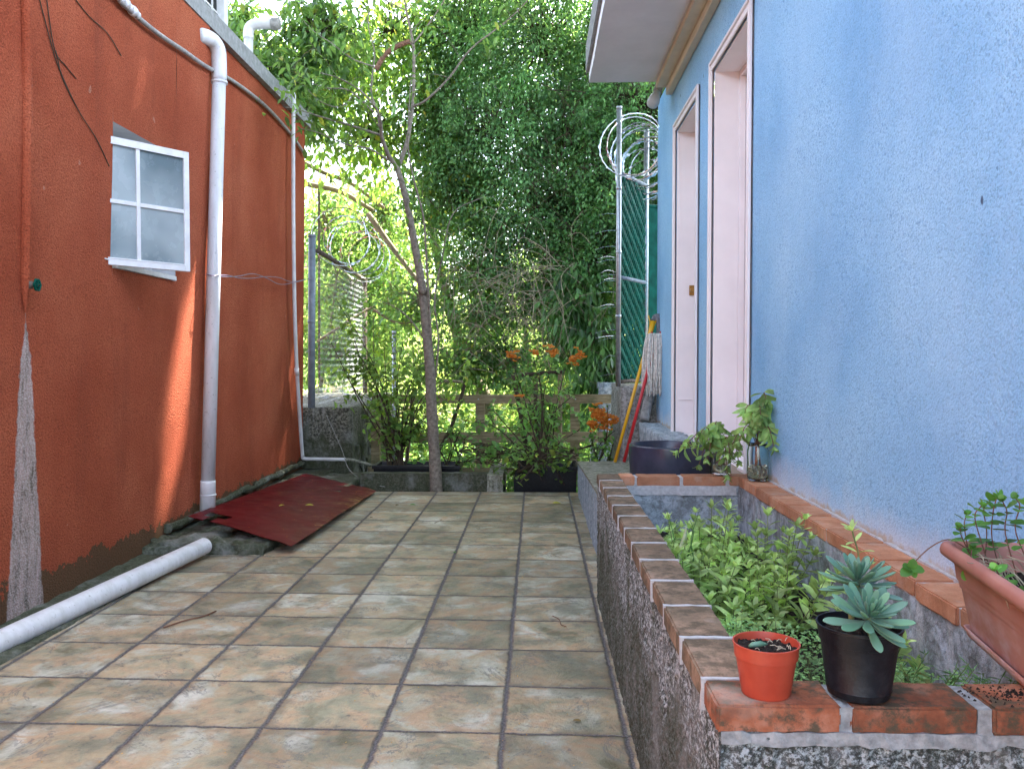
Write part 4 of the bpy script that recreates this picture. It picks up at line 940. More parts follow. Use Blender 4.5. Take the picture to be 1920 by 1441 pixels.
# terracotta trough on its tray
TR = empty('terracotta_trough', (1.02, 1.8, PZ), 'long terracotta-coloured plastic trough on a tray at the right edge', 'planter')
tc = Vector((.972, 2.05)); ax = Vector((-.148, -.989)); bx = Vector((.989, -.148))
def ring(mb, specs, name, mat, Lr=.72, Wr=.262):
    """rounded rectangle rings: (inset, z)"""
    vs = []; n = None
    for ins, z, rad in specs:
        P = []; L0, L1, W0, W1 = ins, Lr-ins, ins, Wr-ins; rad = max(rad, .004)
        for (cx, cy, a0) in ((L0+rad, W0+rad, 180), (L1-rad, W0+rad, 270), (L1-rad, W1-rad, 0), (L0+rad, W1-rad, 90)):
            for k in range(7): a = R(a0+k*15); P.append((cx+rad*math.cos(a), cy+rad*math.sin(a)))
        for l_, w_ in P: q = tc+ax*l_+bx*w_; vs.append((q.x, q.y, z))
        n = len(P)
    m_ = len(specs); fs = [(i*n+(k+1) % n, i*n+k, (i+1)*n+k, (i+1)*n+(k+1) % n) for i in range(m_-1) for k in range(n)]
    mb.add(vs, fs)
mb = MB(); ring(mb, [(.058, PZ+.022, .012), (.054, PZ+.024, .016), (.034, PZ+.135, .018), (.034, PZ+.137, .018), (.028, PZ+.1375, .02), (.022, PZ+.185, .022), (.021, PZ+.187, .022), (.004, PZ+.188, .026), (-.001, PZ+.193, .028), (-.003, PZ+.202, .028), (-.001, PZ+.213, .028), (.004, PZ+.220, .026), (.012, PZ+.222, .024), (.019, PZ+.218, .022), (.024, PZ+.205, .02), (.034, PZ+.12, .018)], 'body', 'terra')
b_ = mb.build('body', 'terra', TR, smooth=True); md = b_.modifiers.new('e', 'EDGE_SPLIT'); md.split_angle = R(40)
mb = MB(); ring(mb, [(.09, PZ+.004, .01), (.055, PZ+.004, .012), (.050, PZ+.008, .014), (.042, PZ+.030, .016), (.045, PZ+.030, .016), (.052, PZ+.012, .014)], 'tray', 'terra'); mb.build('tray', 'terra', TR, smooth=True)
mb = MB(); vs = []
for i in range(40):
    for j in range(14):
        q = tc+ax*(.03+i/39*.66)+bx*(.028+j/13*.206); vs.append((q.x, q.y, PZ+.155+.010*fbm((q.x, q.y, 1), 18)+.005*fbm((q.x, q.y, 5), 70)))
mb.add(vs, [(i*14+j, i*14+j+1, (i+1)*14+j+1, (i+1)*14+j) for i in range(39) for j in range(13)]); mb.build('soil', 'soil', TR, smooth=True)

# ============================================================ SMALL PLANTS
class LF:
    def __init__(s): s.p = []; s.d = []; s.n = []; s.L = []; s.W = []
    def add(s, p, d, n, L, W): s.p.append(tuple(p)); s.d.append(tuple(d)); s.n.append(tuple(n)); s.L.append(L); s.W.append(W)
    def build(s, name, mat, parent=None, kind='fine', curl=.25, fold=.25):
        V, Fc = leaf_arrays(np.array(s.p), np.array(s.d), np.array(s.n), np.array(s.L), np.array(s.W), kind, curl, fold)
        return MB().add(V, Fc).build(name, mat, parent, smooth=(kind in ('fine', 'round', 'spoon')))
def stem_leaves(lf, P, n0, pairs, L, W, g, lift=.35, droop=0, tipn=4, whorl=2):
    """opposite leaf pairs along a stem path P, a tuft at the tip"""
    n = len(P)
    for k in range(pairs):
        t = n0+(1-n0)*k/max(1, pairs-1); i = min(n-2, int(t*(n-1))); q = P[i].lerp(P[i+1], t*(n-1)-i); tn = (P[i+1]-P[i]).normalized()
        a0 = k*1.57+g.uniform(-.3, .3); u_ = tn.orthogonal().normalized(); v_ = tn.cross(u_)
        sc = (1.0 if t < .75 else 1.0-.55*(t-.75)/.25)*g.uniform(.75, 1.15)
        for w_ in range(whorl):
            a = a0+w_*2*math.pi/whorl; o_ = u_*math.cos(a)+v_*math.sin(a)
            d = (o_+tn*(lift+.6*max(0, t-.6))+Vector((0, 0, -droop))).normalized()
            nn = (tn+Vector((0, 0, .6))-o_*.2+Vector((g.uniform(-.3, .3),)*3)).normalized()
            lf.add(q+o_*.003, d, nn, L*sc, W*sc)
    for k in range(tipn):
        a = k*2*math.pi/max(1, tipn)+g.uniform(0, 1); tn = (P[-1]-P[-2]).normalized(); u_ = tn.orthogonal().normalized(); v_ = tn.cross(u_); o_ = u_*math.cos(a)+v_*math.sin(a)
        lf.add(P[-1], (o_*.6+tn*.9+Vector((0, 0, -droop*.4))).normalized(), (tn-o_*.6), L*.6, W*.55)

# sage clumps in the bed
g = random.Random(21)
spots = [(.62, 2.72, .19, 'sage plant nearest the small orange-red pot, low and broad-leaved'), (.58, 3.02, .29, 'sage plant close against the left brick coping, middle of the sage row'),
         (.82, 2.88, .25, 'sage plant standing behind the upper succulent rosette'), (.66, 3.38, .37, 'tall sage plant in the thick of the bed with shoots above the coping'),
         (.90, 3.30, .34, 'sage plant beside the inner wall under the right coping'), (.74, 3.78, .27, 'rearmost sage plant in front of the dark rear wall of the bed'),
         (.98, 2.52, .18, 'small sage plant at the right inner wall behind the succulent'), (.60, 3.62, .23, 'sage plant beside the pale onion sprout')]
for i, (x, y, h, lab) in enumerate(spots):
    o = empty('sage_plant', (x, y, .40), lab, 'sage', 'sage plants in the raised bed'); lf = LF(); mb = MB()
    for k in range(16 if h > .2 else 10):
        a = g.uniform(0, 6.28); r = g.uniform(.02, .05); lean = g.uniform(.03, .17); hh = h*g.uniform(.6, 1.1)
        b = Vector((x+math.cos(a)*r, y+math.sin(a)*r, .39)); t = b+Vector((math.cos(a)*lean, math.sin(a)*lean, hh))
        t.x = min(max(t.x, .50), 1.07); P = bez([b, b.lerp(t, .5)+Vector((math.cos(a)*.015, math.sin(a)*.015, .01)), t], 6)
        mb.tube(P, [.0026-.0012*j/len(P) for j in range(len(P))], 5)
        stem_leaves(lf, P, .25, g.randint(6, 8), g.uniform(.058, .088), g.uniform(.024, .036), g, .45, 0)
    mb.build('stem', 'stem', o); lf.build('foliage', 'lf_sage', o, 'fine', .22, .3)
# single tall shoot behind the succulent
def shoot(name, label, cat, pts, pairs, L, W, mat, smat='stem', r=.002, n0=.3, group=None, kind='fine', **kw):
    o = empty(name, pts[0], label, cat, group); P = bez(pts, 6); MB().tube(P, r, 5).build('stem', smat, o); lf = LF(); stem_leaves(lf, P, n0, pairs, L, W, g, **kw); lf.build('foliage', mat, o, kind); return o
shoot('sage_shoot', 'single tall sage shoot rising between the right coping and the succulent', 'sage shoot', [Vector((.80, 2.08, .40)), Vector((.785, 2.06, .62)), at(1612, 1068, 2.05), at(1598, 995, 2.04)], 6, .055, .021, 'lf_sage', n0=.45, lift=.25)
# oregano carpet
N = 7000; x = rng.uniform(IX0+.01, 1.06, N); y = 1.72+rng.random(N)**1.2*1.15; hgt = .08+.15*(np.array([fbm((a, b, 2), 7) for a, b in zip(x, y)])*.5+.5)
keep = (y < 2.05+.85*(1.02-x)/.55) & (x < 1.0-.1*(y-1.7)) ; x, y, hgt = x[keep], y[keep], hgt[keep]; N = len(x)
z = .41+hgt*rng.random(N)**.4+.07*(y < 2.4); p = np.stack([x, y, z], 1)
V, Fc = leaf_arrays(p, unit(rng.normal(size=(N, 3))*np.array([1, 1, .25])), unit(np.array([0, 0, 1.])+rng.normal(size=(N, 3))*.35), rng.uniform(.009, .016, N), rng.uniform(.008, .013, N), 'oval', .15)
o = MB().add(V, Fc).build('oregano_patch', 'lf_oreg'); tag(o, 'low carpet of tiny round oregano leaves behind the two front pots', 'oregano', kind='stuff')
mb = MB()
for k in range(420):
    i = g.randrange(N); q = Vector(p[i]); b = Vector((q.x+g.uniform(-.02, .02), q.y+g.uniform(-.02, .02), .40)); mb.tube([b, b.lerp(q, .6)+Vector((g.uniform(-.006, .006), 0, 0)), q], .0007, 3, False)
mb.build('stems', 'stem', o)
# feathery herb right of the black pot
o = empty('feathery_herb', (.93, 1.85, .40), 'dark feathery herb right of the black pot inside the front coping', 'herb'); lf = LF(); mb = MB()
for k in range(80):
    a = g.uniform(0, 6.28); b = Vector((g.uniform(.80, 1.02), g.uniform(1.76, 1.95), .40)); Lh = g.uniform(.14, .30); t = b+Vector((math.cos(a)*.12, math.sin(a)*.09, Lh)); t.x = min(t.x, 1.09)
    P = bez([b, b.lerp(t, .6)+Vector((0, 0, .03)), t], 6); mb.tube(P, .001, 4, False)
    for q, q2 in zip(P[3:-1], P[4:]):
        for s in range(4):
            d = Vector((g.uniform(-1, 1), g.uniform(-1, 1), g.uniform(-.1, .8))); lf.add(q.lerp(q2, g.random()), d, Vector((g.uniform(-1, 1), g.uniform(-1, 1), 1)), g.uniform(.018, .034), .0032)
mb.build('stem', 'stem', o); lf.build('foliage', 'lf_fern', o, 'rhomb')
# onion sprout
o = empty('onion_sprout', (.505, 3.55, .40), 'pale sprouting onion stalk with thin green blades in the left rear of the bed', 'onion'); mb = MB()
q = at(1275, 1040, 3.1); b = Vector((q.x+.01, 3.1, .40)); tp = at(1287, 985, 3.1)
mb.tube(bez([b, q, at(1283, 1010, 3.1), tp], 4), [.005, .006, .008, .008, .007, .007, .007, .008, .008, .007, .005, .003, .001], 10); mb.build('stalk', 'palegreen', o, smooth=True)
for pl in (((1268, 1050), (1262, 1000), (1250, 955)), ((1285, 1060), (1300, 1000), (1292, 970)), ((1262, 1060), (1275, 1030), (1262, 1020)), ((1300, 1045), (1296, 1010), (1310, 960)), ((1372, 1010), (1370, 980), (1366, 960))):
    P = bez([at(px, py, 3.2+.3*(px > 1350)) for px, py in pl], 5); P = [Vector((P[0].x, P[0].y, .40))]+P; MB().tube(P, [.0032*(1-.8*i/len(P)) for i in range(len(P))], 5).build('blade', 'lf_fern', o)


# succulent
def fat_leaf(mb, p, d, n, L, W, T):
    d = d.normalized(); n = (n-d*n.dot(d)).normalized(); s = d.cross(n); seg = 10; prof = [(0, .22), (.12, .34), (.3, .60), (.5, .88), (.68, 1), (.82, .93), (.92, .66), (.98, .30), (1.0, .04)]
    vs = []
    for u_, w_ in prof:
        c_ = p+d*(u_*L)+n*(L*.16*(u_*u_)); th = T*(.9-.35*u_)*min(1, w_*1.6)
        for k in range(seg):
            a = 2*math.pi*k/seg; ca, sa = math.cos(a), math.sin(a)
            vs.append(c_+s*(ca*W*.5*w_)+n*((sa*th*.5 if sa < 0 else sa*th*.22)+abs(ca)*W*.10*w_))
    m_ = len(prof); fs = [(i*seg+k, i*seg+(k+1) % seg, (i+1)*seg+(k+1) % seg, (i+1)*seg+k) for i in range(m_-1) for k in range(seg)]
    fs += [tuple(range(seg-1, -1, -1)), tuple(range((m_-1)*seg, m_*seg))]; mb.add([tuple(v) for v in vs], fs)
SU = empty('succulent_plant', Vector(BPp)+Vector((0, 0, .12)), 'blue-green succulent with two stacked leaf rosettes growing in the black pot', 'succulent')
def rosette(c, axis, name, L0, n=34, seed=1, spread=1.0):
    g = random.Random(seed); mb = MB(); axis = axis.normalized(); u_ = axis.orthogonal().normalized(); v_ = axis.cross(u_)
    for k in range(n):
        t = k/(n-1); a = k*2.39996; el = R(82-92*t**.8*spread); o_ = u_*math.cos(a)+v_*math.sin(a)
        d = o_*math.cos(el)+axis*math.sin(el); L = L0*(.30+.72*min(1, t*1.7))*g.uniform(.88, 1.1)
        base = c-axis*(.028*t)+o_*.004
        fat_leaf(mb, base, d+Vector((0, 0, -.12*t)), axis*1.0-o_*(.3 if t > .3 else -.2), L, L*.27*g.uniform(.88, 1.12), L*.13)
    return mb.build(name, 'succ', SU, smooth=True)
c1 = at(1634, 1145, 1.575); c2 = at(1608, 1075, 1.70)
rosette(c1, Vector((.10, -.42, .9)), 'rosette', .072, 38, 2)
rosette(c2, Vector((-.05, -.05, 1)), 'rosette', .076, 38, 5, 1.0)
mb = MB(); bs = Vector(BPp)+Vector((0, 0, .115)); mb.tube(bez([bs+Vector((.02, -.01, 0)), bs.lerp(c1, .5)+Vector((.01, .01, 0)), c1-Vector((0, -.005, .02))], 5), .006, 8); mb.tube(bez([bs+Vector((-.01, .01, 0)), bs.lerp(c2, .5)+Vector((-.01, .01, 0)), c2-Vector((0, 0, .02))], 5), .006, 8); mb.build('stem', 'stem', SU, smooth=True)

# jars with cuttings
def jar(label, c, r, h):
    o = empty('glass_jar', c, label, 'jar'); mb = MB(); mb.lathe(c, [(.001, .002), (r*.8, .002), (r*.97, .012), (r, .03), (r, h*.82), (r*.9, h*.92), (r*.88, h), (r*.85, h), (r*.85, h*.92), (r*.94, h*.8), (r*.94, .032), (r*.9, .016), (.001, .012)], 32); mb.build('glass', 'clear', o, smooth=True)
    mb = MB(); mb.lathe(c, [(.001, .0145), (r*.88, .018), (r*.925, .034), (r*.925, h*.42), (.001, h*.42)], 32); mb.build('water', 'water', o, smooth=True); return o
J1 = Vector((1.180, 4.50, PZ+.004)); J2 = Vector((1.04, 4.735, PZ+.004)); jar('taller glass jar of water with roots on the rear end of the clean brick coping', J1, .056, .20); jar('smaller glass jar on the rear brick coping beside the dark glazed pot', J2, .052, .13)
def cutting(label, J, h0, specs, seed):
    g = random.Random(seed); o = empty('herb_cutting', J, label, 'herb cutting'); mb = MB(); lf = LF()
    for (dx, dy, top, drop, pr) in specs:
        b = J+Vector((g.uniform(-.02, .02), g.uniform(-.02, .02), .03)); m1 = J+Vector((dx*.12, dy*.12, h0+.02)); m2 = J+Vector((dx*.6, dy*.6, top)); e_ = J+Vector((dx, dy, top-drop))
        P = bez([b, m1, m2, e_], 6); mb.tube(P, .0024, 5); stem_leaves(lf, P[7:], .15, pr, g.uniform(.070, .095), g.uniform(.030, .040), g, .2, .75)
    for k in range(16): # roots
        b = J+Vector((g.uniform(-.03, .03), g.uniform(-.03, .03), g.uniform(.015, .05))); mb.tube([b, b+Vector((g.uniform(-.02, .02), g.uniform(-.02, .02), .02)), b+Vector((g.uniform(-.02, .02), g.uniform(-.02, .02), .045))], .0012, 4)
    mb.build('stem', 'redstem', o); lf.build('foliage', 'lf_jar', o, 'fine', .35, .3)
cutting('tall bushy herb cutting with drooping leaves in the taller jar against the blue wall', J1, .2, [(-.05, -.06, .36, .0, 7), (.03, -.05, .42, .02, 7), (-.12, -.08, .30, .08, 7), (.045, -.14, .30, .10, 7), (.0, .05, .38, 0, 6), (-.02, -.12, .40, .04, 7), (.04, .02, .34, .05, 6), (-.16, -.02, .27, .12, 6), (.02, -.08, .46, .02, 8), (-.08, -.02, .40, .03, 8)], 3)
cutting('spreading herb cutting with hanging leaves in the smaller jar', J2, .13, [(-.20, -.04, .24, .06, 7), (-.10, -.10, .22, .12, 6), (.02, -.12, .22, .10, 6), (-.03, -.03, .28, .02, 6), (.08, -.06, .24, .10, 6), (-.24, .02, .17, .04, 5), (-.13, -.02, .20, .14, 6), (.10, .03, .22, .14, 6), (-.16, -.08, .27, .08, 7), (-.06, -.06, .30, .06, 7), (.0, -.14, .16, .14, 6)], 8)

# mint in the trough
def mint(label, c, stems, seed):
    g = random.Random(seed); o = empty('mint_plant', c, label, 'mint', 'mint plants in the terracotta trough'); mb = MB(); lf = LF()
    for pts in stems:
        P = bez(pts, 5); mb.tube(P, .0014, 5); stem_leaves(lf, P, .25, max(3, len(pts)+1), .030, .027, g, .15, 0, 3)
    mb.build('stem', 'redstem', o); lf.build('foliage', 'lf_mint', o, 'round', .2, .2)
mz = PZ+.16
mint('mint plant at the rear corner of the trough with round leaves', Vector((1.02, 1.98, mz)), [[Vector((1.02, 1.98, mz)), at(1815, 1030, 1.97), at(1808, 985, 1.97), at(1812, 965, 1.97)], [Vector((1.04, 1.97, mz)), at(1850, 1000, 1.97), at(1845, 950, 1.97), at(1872, 930, 1.97)], [Vector((1.07, 1.95, mz)), at(1860, 1010, 1.95), at(1862, 960, 1.95), at(1868, 935, 1.95)], [Vector((1.04, 1.93, mz)), at(1835, 1000, 1.94), at(1828, 965, 1.94), at(1840, 948, 1.94)], [Vector((1.08, 1.9, mz)), at(1885, 1000, 1.9), at(1888, 960, 1.9), at(1880, 940, 1.9)], [Vector((1.02, 1.94, mz)), at(1805, 1010, 1.95), at(1800, 990, 1.95)], [Vector((1.00, 1.96, mz)), at(1820, 1060, 1.93), at(1822, 1030, 1.93)]], 2)
mint('mint plant further forward in the trough at the picture edge', Vector((1.12, 1.80, mz)), [[Vector((1.10, 1.85, mz)), at(1905, 1000, 1.85), at(1912, 950, 1.84), at(1905, 935, 1.84)], [Vector((1.15, 1.8, mz)), at(1925, 980, 1.8), at(1940, 930, 1.8)], [Vector((1.0, 1.75, mz)), at(1880, 1085, 1.75), at(1868, 1068, 1.75)], [Vector((1.05, 1.7, mz)), at(1905, 1110, 1.7), at(1890, 1098, 1.7)]], 4)
o = empty('mint_runner', at(1775, 1010, 2.0), 'mint runner trailing over the trough rim with one small leaf cluster over the bricks', 'mint runner'); mb = MB(); lf = LF()
P = bez([Vector((1.05, 1.95, mz+.02)), at(1800, 1020, 1.98), at(1776, 1011, 2.02), at(1745, 1025, 2.02), at(1716, 1052, 2.0), at(1708, 1066, 1.98)], 6); mb.tube(P, .0015, 5); mb.build('stem', 'redstem', o)
for a, L in ((0, .030), (1.5, .026), (2.6, .026), (3.7, .030), (5.0, .022)): lf.add(P[-1], Vector((math.cos(a), -.3, math.sin(a)*.7)), Vector((0, -.7, .8)), L, L*.85)
lf.build('foliage', 'lf_mint', o, 'round')
mb = MB()
for k in range(26):
    a = at(g.uniform(1810, 1900), g.uniform(1010, 1050), g.uniform(1.75, 1.98)); a.z = min(a.z, PZ+.22); b = a+Vector((g.uniform(-.02, .10), g.uniform(-.12, .05), -.05)); b.z = mz; mb.tube(bez([a, a.lerp(b, .5)+Vector((0, 0, .02)), b], 4), .0013, 4)
tag(mb.build('dry_mint_stems', 'drytwig'), 'tangle of dry pinkish mint stems inside the terracotta trough', 'dry stems', kind='stuff')

# ============================================================ PATIO LITTER
def one_leaf(label, px, py, L, mat, a=0, name='fallen_leaf', z=0.004, W=None, cat='leaf'):
    Y = 1.38*F/(py-670); 
    for _ in range(4): q = at(px, py, Y); Y *= (1.38-z)/(1.38-q.z)
    q = at(px, py, Y); lf = LF(); lf.add(q, Vector((math.cos(a), math.sin(a), .12)), Vector((.1, -.2, 1)), L, W or L*.5)
    return tag(lf.build(name, mat, kind='fine', curl=.2, fold=.3), label, cat)
one_leaf('yellow-green fallen leaf near the far right of the patio', 1036, 943, .085, 'lf_fall', .2, z=.006)
one_leaf('small dark brown fallen leaf near the far left of the patio', 742, 947, .05, 'lf_brown', 1, z=.006)
one_leaf('narrow olive fallen leaf beside the brown one at the far side of the patio', 768, 946, .06, 'lf_fern', 0, z=.006)
one_leaf('small greenish brown leaf on a joint in the middle of the patio', 851, 1036, .045, 'lf_fern', 1.2, z=.006)
one_leaf('small olive leaf on the right tiles near the camera', 1090, 1351, .035, 'lf_brown', 2.9, z=.006)
one_leaf('tiny brown leaf near the edge of the red sheet', 693, 970, .03, 'lf_brown', .5, z=.006)
def on_sheet(px, py): Y = 6.9; q = at(px, py, Y); return q
one_leaf('pale yellow-green leaf lying on the middle of the red metal sheet', 572, 947, .075, 'lf_fall', -.1, z=.150)
one_leaf('small yellow leaf lying left of centre on the red metal sheet', 523, 948, .05, 'lf_fall', .7, z=.165)
def fl(px, py, z=.004):
    Y = (1.38-z)*F/(py-670)
    for _ in range(4): q = at(px, py, Y); Y *= (1.38-z)/(1.38-q.z)
    return at(px, py, Y)
for lab, pl, r, mt_ in (('long reddish brown twig on the left tiles', ((307, 1176), (345, 1163), (380, 1155), (405, 1145)), .004, 'redstem'), ('short curved brown twig on the right tiles', ((1036, 1154), (1048, 1160), (1052, 1170), (1062, 1174)), .0025, 'redstem'), ('short straight twig on the far tiles', ((815, 980), (828, 974)), .003, 'drytwig')):
    mb = MB(); mb.tube(bez([fl(px, py, .006) for px, py in pl], 4), r, 5); tag(mb.build('twig', mt_), lab, 'twig')
N = 900; x = rng.uniform(-2.38, .36, N); y = 2.2+6.2*rng.random(N)**1.1; snap = rng.random(N) < .35; x[snap] = -.088+.451*np.round((x[snap]+.088)/.451)+rng.normal(size=snap.sum())*.01
p = np.stack([x, y, np.full(N, .0035)], 1)
g2 = unit(rng.normal(size=(N, 3))*np.array([1, 1, .1])); V, Fc = leaf_arrays(p, g2, np.tile([0, 0, 1.], (N, 1)), rng.uniform(.006, .013, N), rng.uniform(.002, .005, N), 'rhomb', .1)
tag(MB().add(V, Fc).build('fallen_petals', 'petal_stuff'), 'tiny yellow petals scattered over the patio tiles', 'petals', kind='stuff')
mb = MB(); pv = []
for k in range(90):
    s_, t_ = g.random(), g.random(); q = A.lerp(B, s_).lerp(E.lerp(D, s_), t_); pv.append((q.x, q.y, q.z+.028*math.sin(s_*5+t_*2)*s_*(1-s_)*2+.018*math.sin(t_*9+s_*3)*s_*.5+.012))
V, Fc = leaf_arrays(np.array(pv), unit(rng.normal(size=(90, 3))*np.array([1, 1, .1])), np.tile([0, 0, 1.], (90, 1)), rng.uniform(.010, .02, 90), rng.uniform(.004, .008, 90), 'rhomb', .1)
tag(MB().add(V, Fc).build('petals_on_sheet', 'petal_stuff'), 'yellow petals scattered over the red metal sheet', 'petals', kind='stuff')

# ============================================================ SUN GAPS
sv = np.array(SUN)
for px, py, r in ((356, 520, .10), (354, 580, .24), (350, 640, .28), (342, 700, .27), (335, 750, .27), (328, 800, .25), (324, 845, .2), (246, 550, .04), (240, 600, .05), (262, 190, .06), (250, 150, .03), (280, 240, .03), (205, 820, .04), (524, 460, .03), (524, 590, .03)):
    GAPS.append((np.array(onwall(px, py)), sv, r+.05))

# ============================================================ YOUNG TREE IN FRONT
YT = empty('young_tree', at(818, 918, 8.85), 'slender young tree with a leaning grey-brown trunk growing just beyond the patio edge', 'tree')
TY = 8.85
def br(pl, r, Y0=TY, Y1=None):
    Y1 = Y1 or Y0; n = len(pl); P = [at(px, py, Y0+(Y1-Y0)*i/(n-1)) for i, (px, py) in enumerate(pl)]; Q = bez(P, 5); m_ = len(Q)
    rr = [np.interp(i/(m_-1)*(len(r)-1), range(len(r)), r) for i in range(m_)]; return Q, rr
mb = MB(); Q, rr = br([(818, 1010), (818, 918), (815, 860), (809, 760), (806, 690), (798, 600), (790, 530), (776, 450), (763, 380), (745, 315)], [.075, .070, .062, .058, .054, .050, .044, .040, .035, .031])
rr = [r*(1+.08*fbm((i*.4, 0, 0), 1)) for i, r in enumerate(rr)]; mb.tube(Q, rr, 14); mb.tube([at(792, 545, 8.83), at(797, 545, 8.80)], .05, 7); mb.build('trunk', 'bark', YT, smooth=True)
limbs = [([(745, 315), (728, 290), (716, 256), (713, 225), (700, 196), (671, 167), (633, 146), (600, 137)], [.028, .024, .02, .016, .012, .009, .006, .004], 8.0),
 ([(716, 254), (650, 233), (608, 221), (573, 210), (530, 200)], [.014, .012, .009, .006, .003], 8.2), ([(712, 240), (708, 208), (696, 175), (700, 125), (702, 96), (690, 40), (700, -30)], [.013, .012, .010, .009, .007, .006, .004], 9.3),
 ([(728, 300), (692, 279), (650, 271), (600, 250), (560, 240)], [.013, .010, .008, .006, .003], 8.5), ([(745, 317), (762, 271), (769, 233), (775, 183), (776, 120), (775, 83), (762, 20), (750, -60)], [.026, .023, .020, .018, .016, .014, .011, .008], 9.0),
 ([(775, 200), (800, 187), (842, 146), (883, 92), (942, 46), (983, 8), (1020, -40)], [.014, .012, .010, .009, .007, .005, .004], 8.3), ([(775, 82), (800, 50), (833, 0), (850, -50)], [.010, .008, .006, .004], 9.3),
 ([(812, 700), (806, 600), (800, 492), (794, 408), (775, 333), (765, 265), (770, 150)], [.016, .014, .012, .010, .009, .007, .004], 8.6), ([(671, 167), (640, 200), (600, 190), (570, 160)], [.008, .006, .005, .003], 8.4),
 ([(700, 125), (660, 110), (620, 80), (590, 60), (560, 30)], [.008, .007, .006, .004, .003], 9.4), ([(815, 720), (822, 640), (815, 560), (830, 480), (850, 400), (905, 370)], [.011, .010, .009, .007, .006, .003], 8.9),
 ([(700, 210), (655, 170), (612, 165), (575, 150), (545, 120)], [.010, .008, .006, .004, .003], 8.7), ([(805, 650), (770, 600), (740, 575), (700, 560)], [.010, .008, .006, .003], 9.2), ([(762, 20), (720, 0), (690, -20)], [.008, .006, .004], 9)]
ends = []
mb = MB()
for pl, r, Y1 in limbs:
    Q, rr = br(pl, r, TY, Y1); mb.tube(Q, rr, 8)
    for q in Q[len(Q)//2::2]: ends.append(q)
    for q, r_ in list(zip(Q, rr))[len(Q)//3::3]:
        d = Vector((g.uniform(-1, 1), g.uniform(-1, 1), g.uniform(-.2, 1))).normalized()*g.uniform(.15, .45); P = bez([q, q+d*.5+Vector((0, 0, .03)), q+d], 4); mb.tube(P, [max(.0015, r_*.4*(1-i/len(P))) for i in range(len(P))], 4, False); ends += [q+d, q+d*.6]
mb.build('branch', 'bark', YT, smooth=True)
lf = LF()
for e_ in ends:
    hi = e_.z > 2.4
    for k in range(g.randint(1, 5) if hi else g.randint(0, 3)):
        q = e_+Vector((g.gauss(0, .09), g.gauss(0, .09), g.gauss(0, .07))); L = g.uniform(.06, .13)
        lf.add(q, Vector((g.uniform(-1, 1), g.uniform(-1, 1), g.uniform(-.9, .2))), Vector((g.uniform(-.6, .6), g.uniform(-.6, .6), 1)), L, L*.42)
lf.build('foliage', 'lf_young', YT, 'oval', .3, .3)

# ============================================================ SHRUBS IN THE PLANTERS
def shrub(label, base, ends_px, Y, n_leaf, L, mat='lf_shrub', flowers=(), name='flowering_shrub', seed=1, spread=.10, cat='shrub', kind='oval', smat='darktwig', sub=3):
    g = random.Random(seed); o = empty(name, base, label, cat); mb = MB(); lf = LF(); fl_ = LF()
    for (px, py) in ends_px:
        e_ = at(px, py, Y+g.uniform(-.45, .3)); m1 = Vector(base).lerp(e_, .5)+Vector((g.uniform(-.12, .12), g.uniform(-.1, .1), g.uniform(.02, .18))); P = bez([Vector(base)+Vector((g.uniform(-.1, .1), g.uniform(-.05, .05), 0)), m1, e_], 7)
        mb.tube(P, [.011-.008*i/len(P) for i in range(len(P))], 5, False)
        tips = [P]
        for s in range(sub):
            i = g.randint(len(P)//3, len(P)-2); d = Vector((g.uniform(-1, 1), g.uniform(-1, 1), g.uniform(-.5, .9))).normalized()*g.uniform(.12, .34); Q = bez([P[i], P[i]+d*.5+Vector((0, 0, .02)), P[i]+d], 4); mb.tube(Q, .003, 4, False); tips.append(Q)
        for Q in tips:
            for k in range(n_leaf):
                q = Q[g.randint(len(Q)//3, len(Q)-1)]+Vector((g.gauss(0, spread*.45), g.gauss(0, spread*.45), g.gauss(0, spread*.4))); l_ = L*g.uniform(.6, 1.25)
                lf.add(q, Vector((g.uniform(-1, 1), g.uniform(-1, 1), g.uniform(-.8, .3))), Vector((g.uniform(-.7, .7), g.uniform(-.9, .4), 1)), l_, l_*.62)
    mb.build('stem', smat, o); lf.build('foliage', mat, o, kind, .3, .25)
    for (px, py, r, n) in flowers:
        c_ = at(px, py, Y-.55); fl_ = LF(); fm = MB(); fm.tube([c_+Vector((0, .1, -.25)), c_], .004, 4)
        for k in range(int(n*1.8)):
            q = c_+Vector((g.gauss(0, r*.55), g.gauss(0, r*.5), g.gauss(0, r*.55)))
            for j in range(3):
                a = j*2.09+g.uniform(0, 1); fl_.add(q, Vector((math.cos(a), math.sin(a)-.3, g.uniform(.1, .8))), Vector((g.uniform(-.5, .5), -1, .6)), g.uniform(.030, .046), g.uniform(.022, .032))
        fl_.build('flower_cluster', 'flower', o, 'oval', .25, .3)
    return o
shrub('leafy shrub with small orange flowers growing in the large black planter box', at(1020, 880, 9.3), [(940, 800), (905, 850), (880, 830), (960, 760), (985, 730), (1010, 700), (1040, 760), (1075, 740), (1095, 800), (985, 840), (925, 770), (1060, 690), (1000, 670), (965, 690), (1035, 680), (890, 790), (950, 860), (1080, 860), (1015, 780)], 9.4, 11, .072, flowers=((963, 668, .05, 9), (1003, 664, .035, 4), (1036, 659, .055, 10), (1074, 676, .05, 9), (1086, 666, .045, 7), (975, 741, .03, 3)), seed=5)
shrub('shrub with one large orange flower cluster beside the right end of the wooden fence', at(1120, 900, 9.5), [(1128, 790), (1150, 830), (1110, 840), (1160, 800), (1140, 760), (1120, 870), (1148, 868), (1105, 790)], 9.5, 8, .065, flowers=((1120, 775, .07, 22), (1135, 790, .075, 26), (1112, 795, .05, 12), (1152, 792, .04, 6)), seed=6)
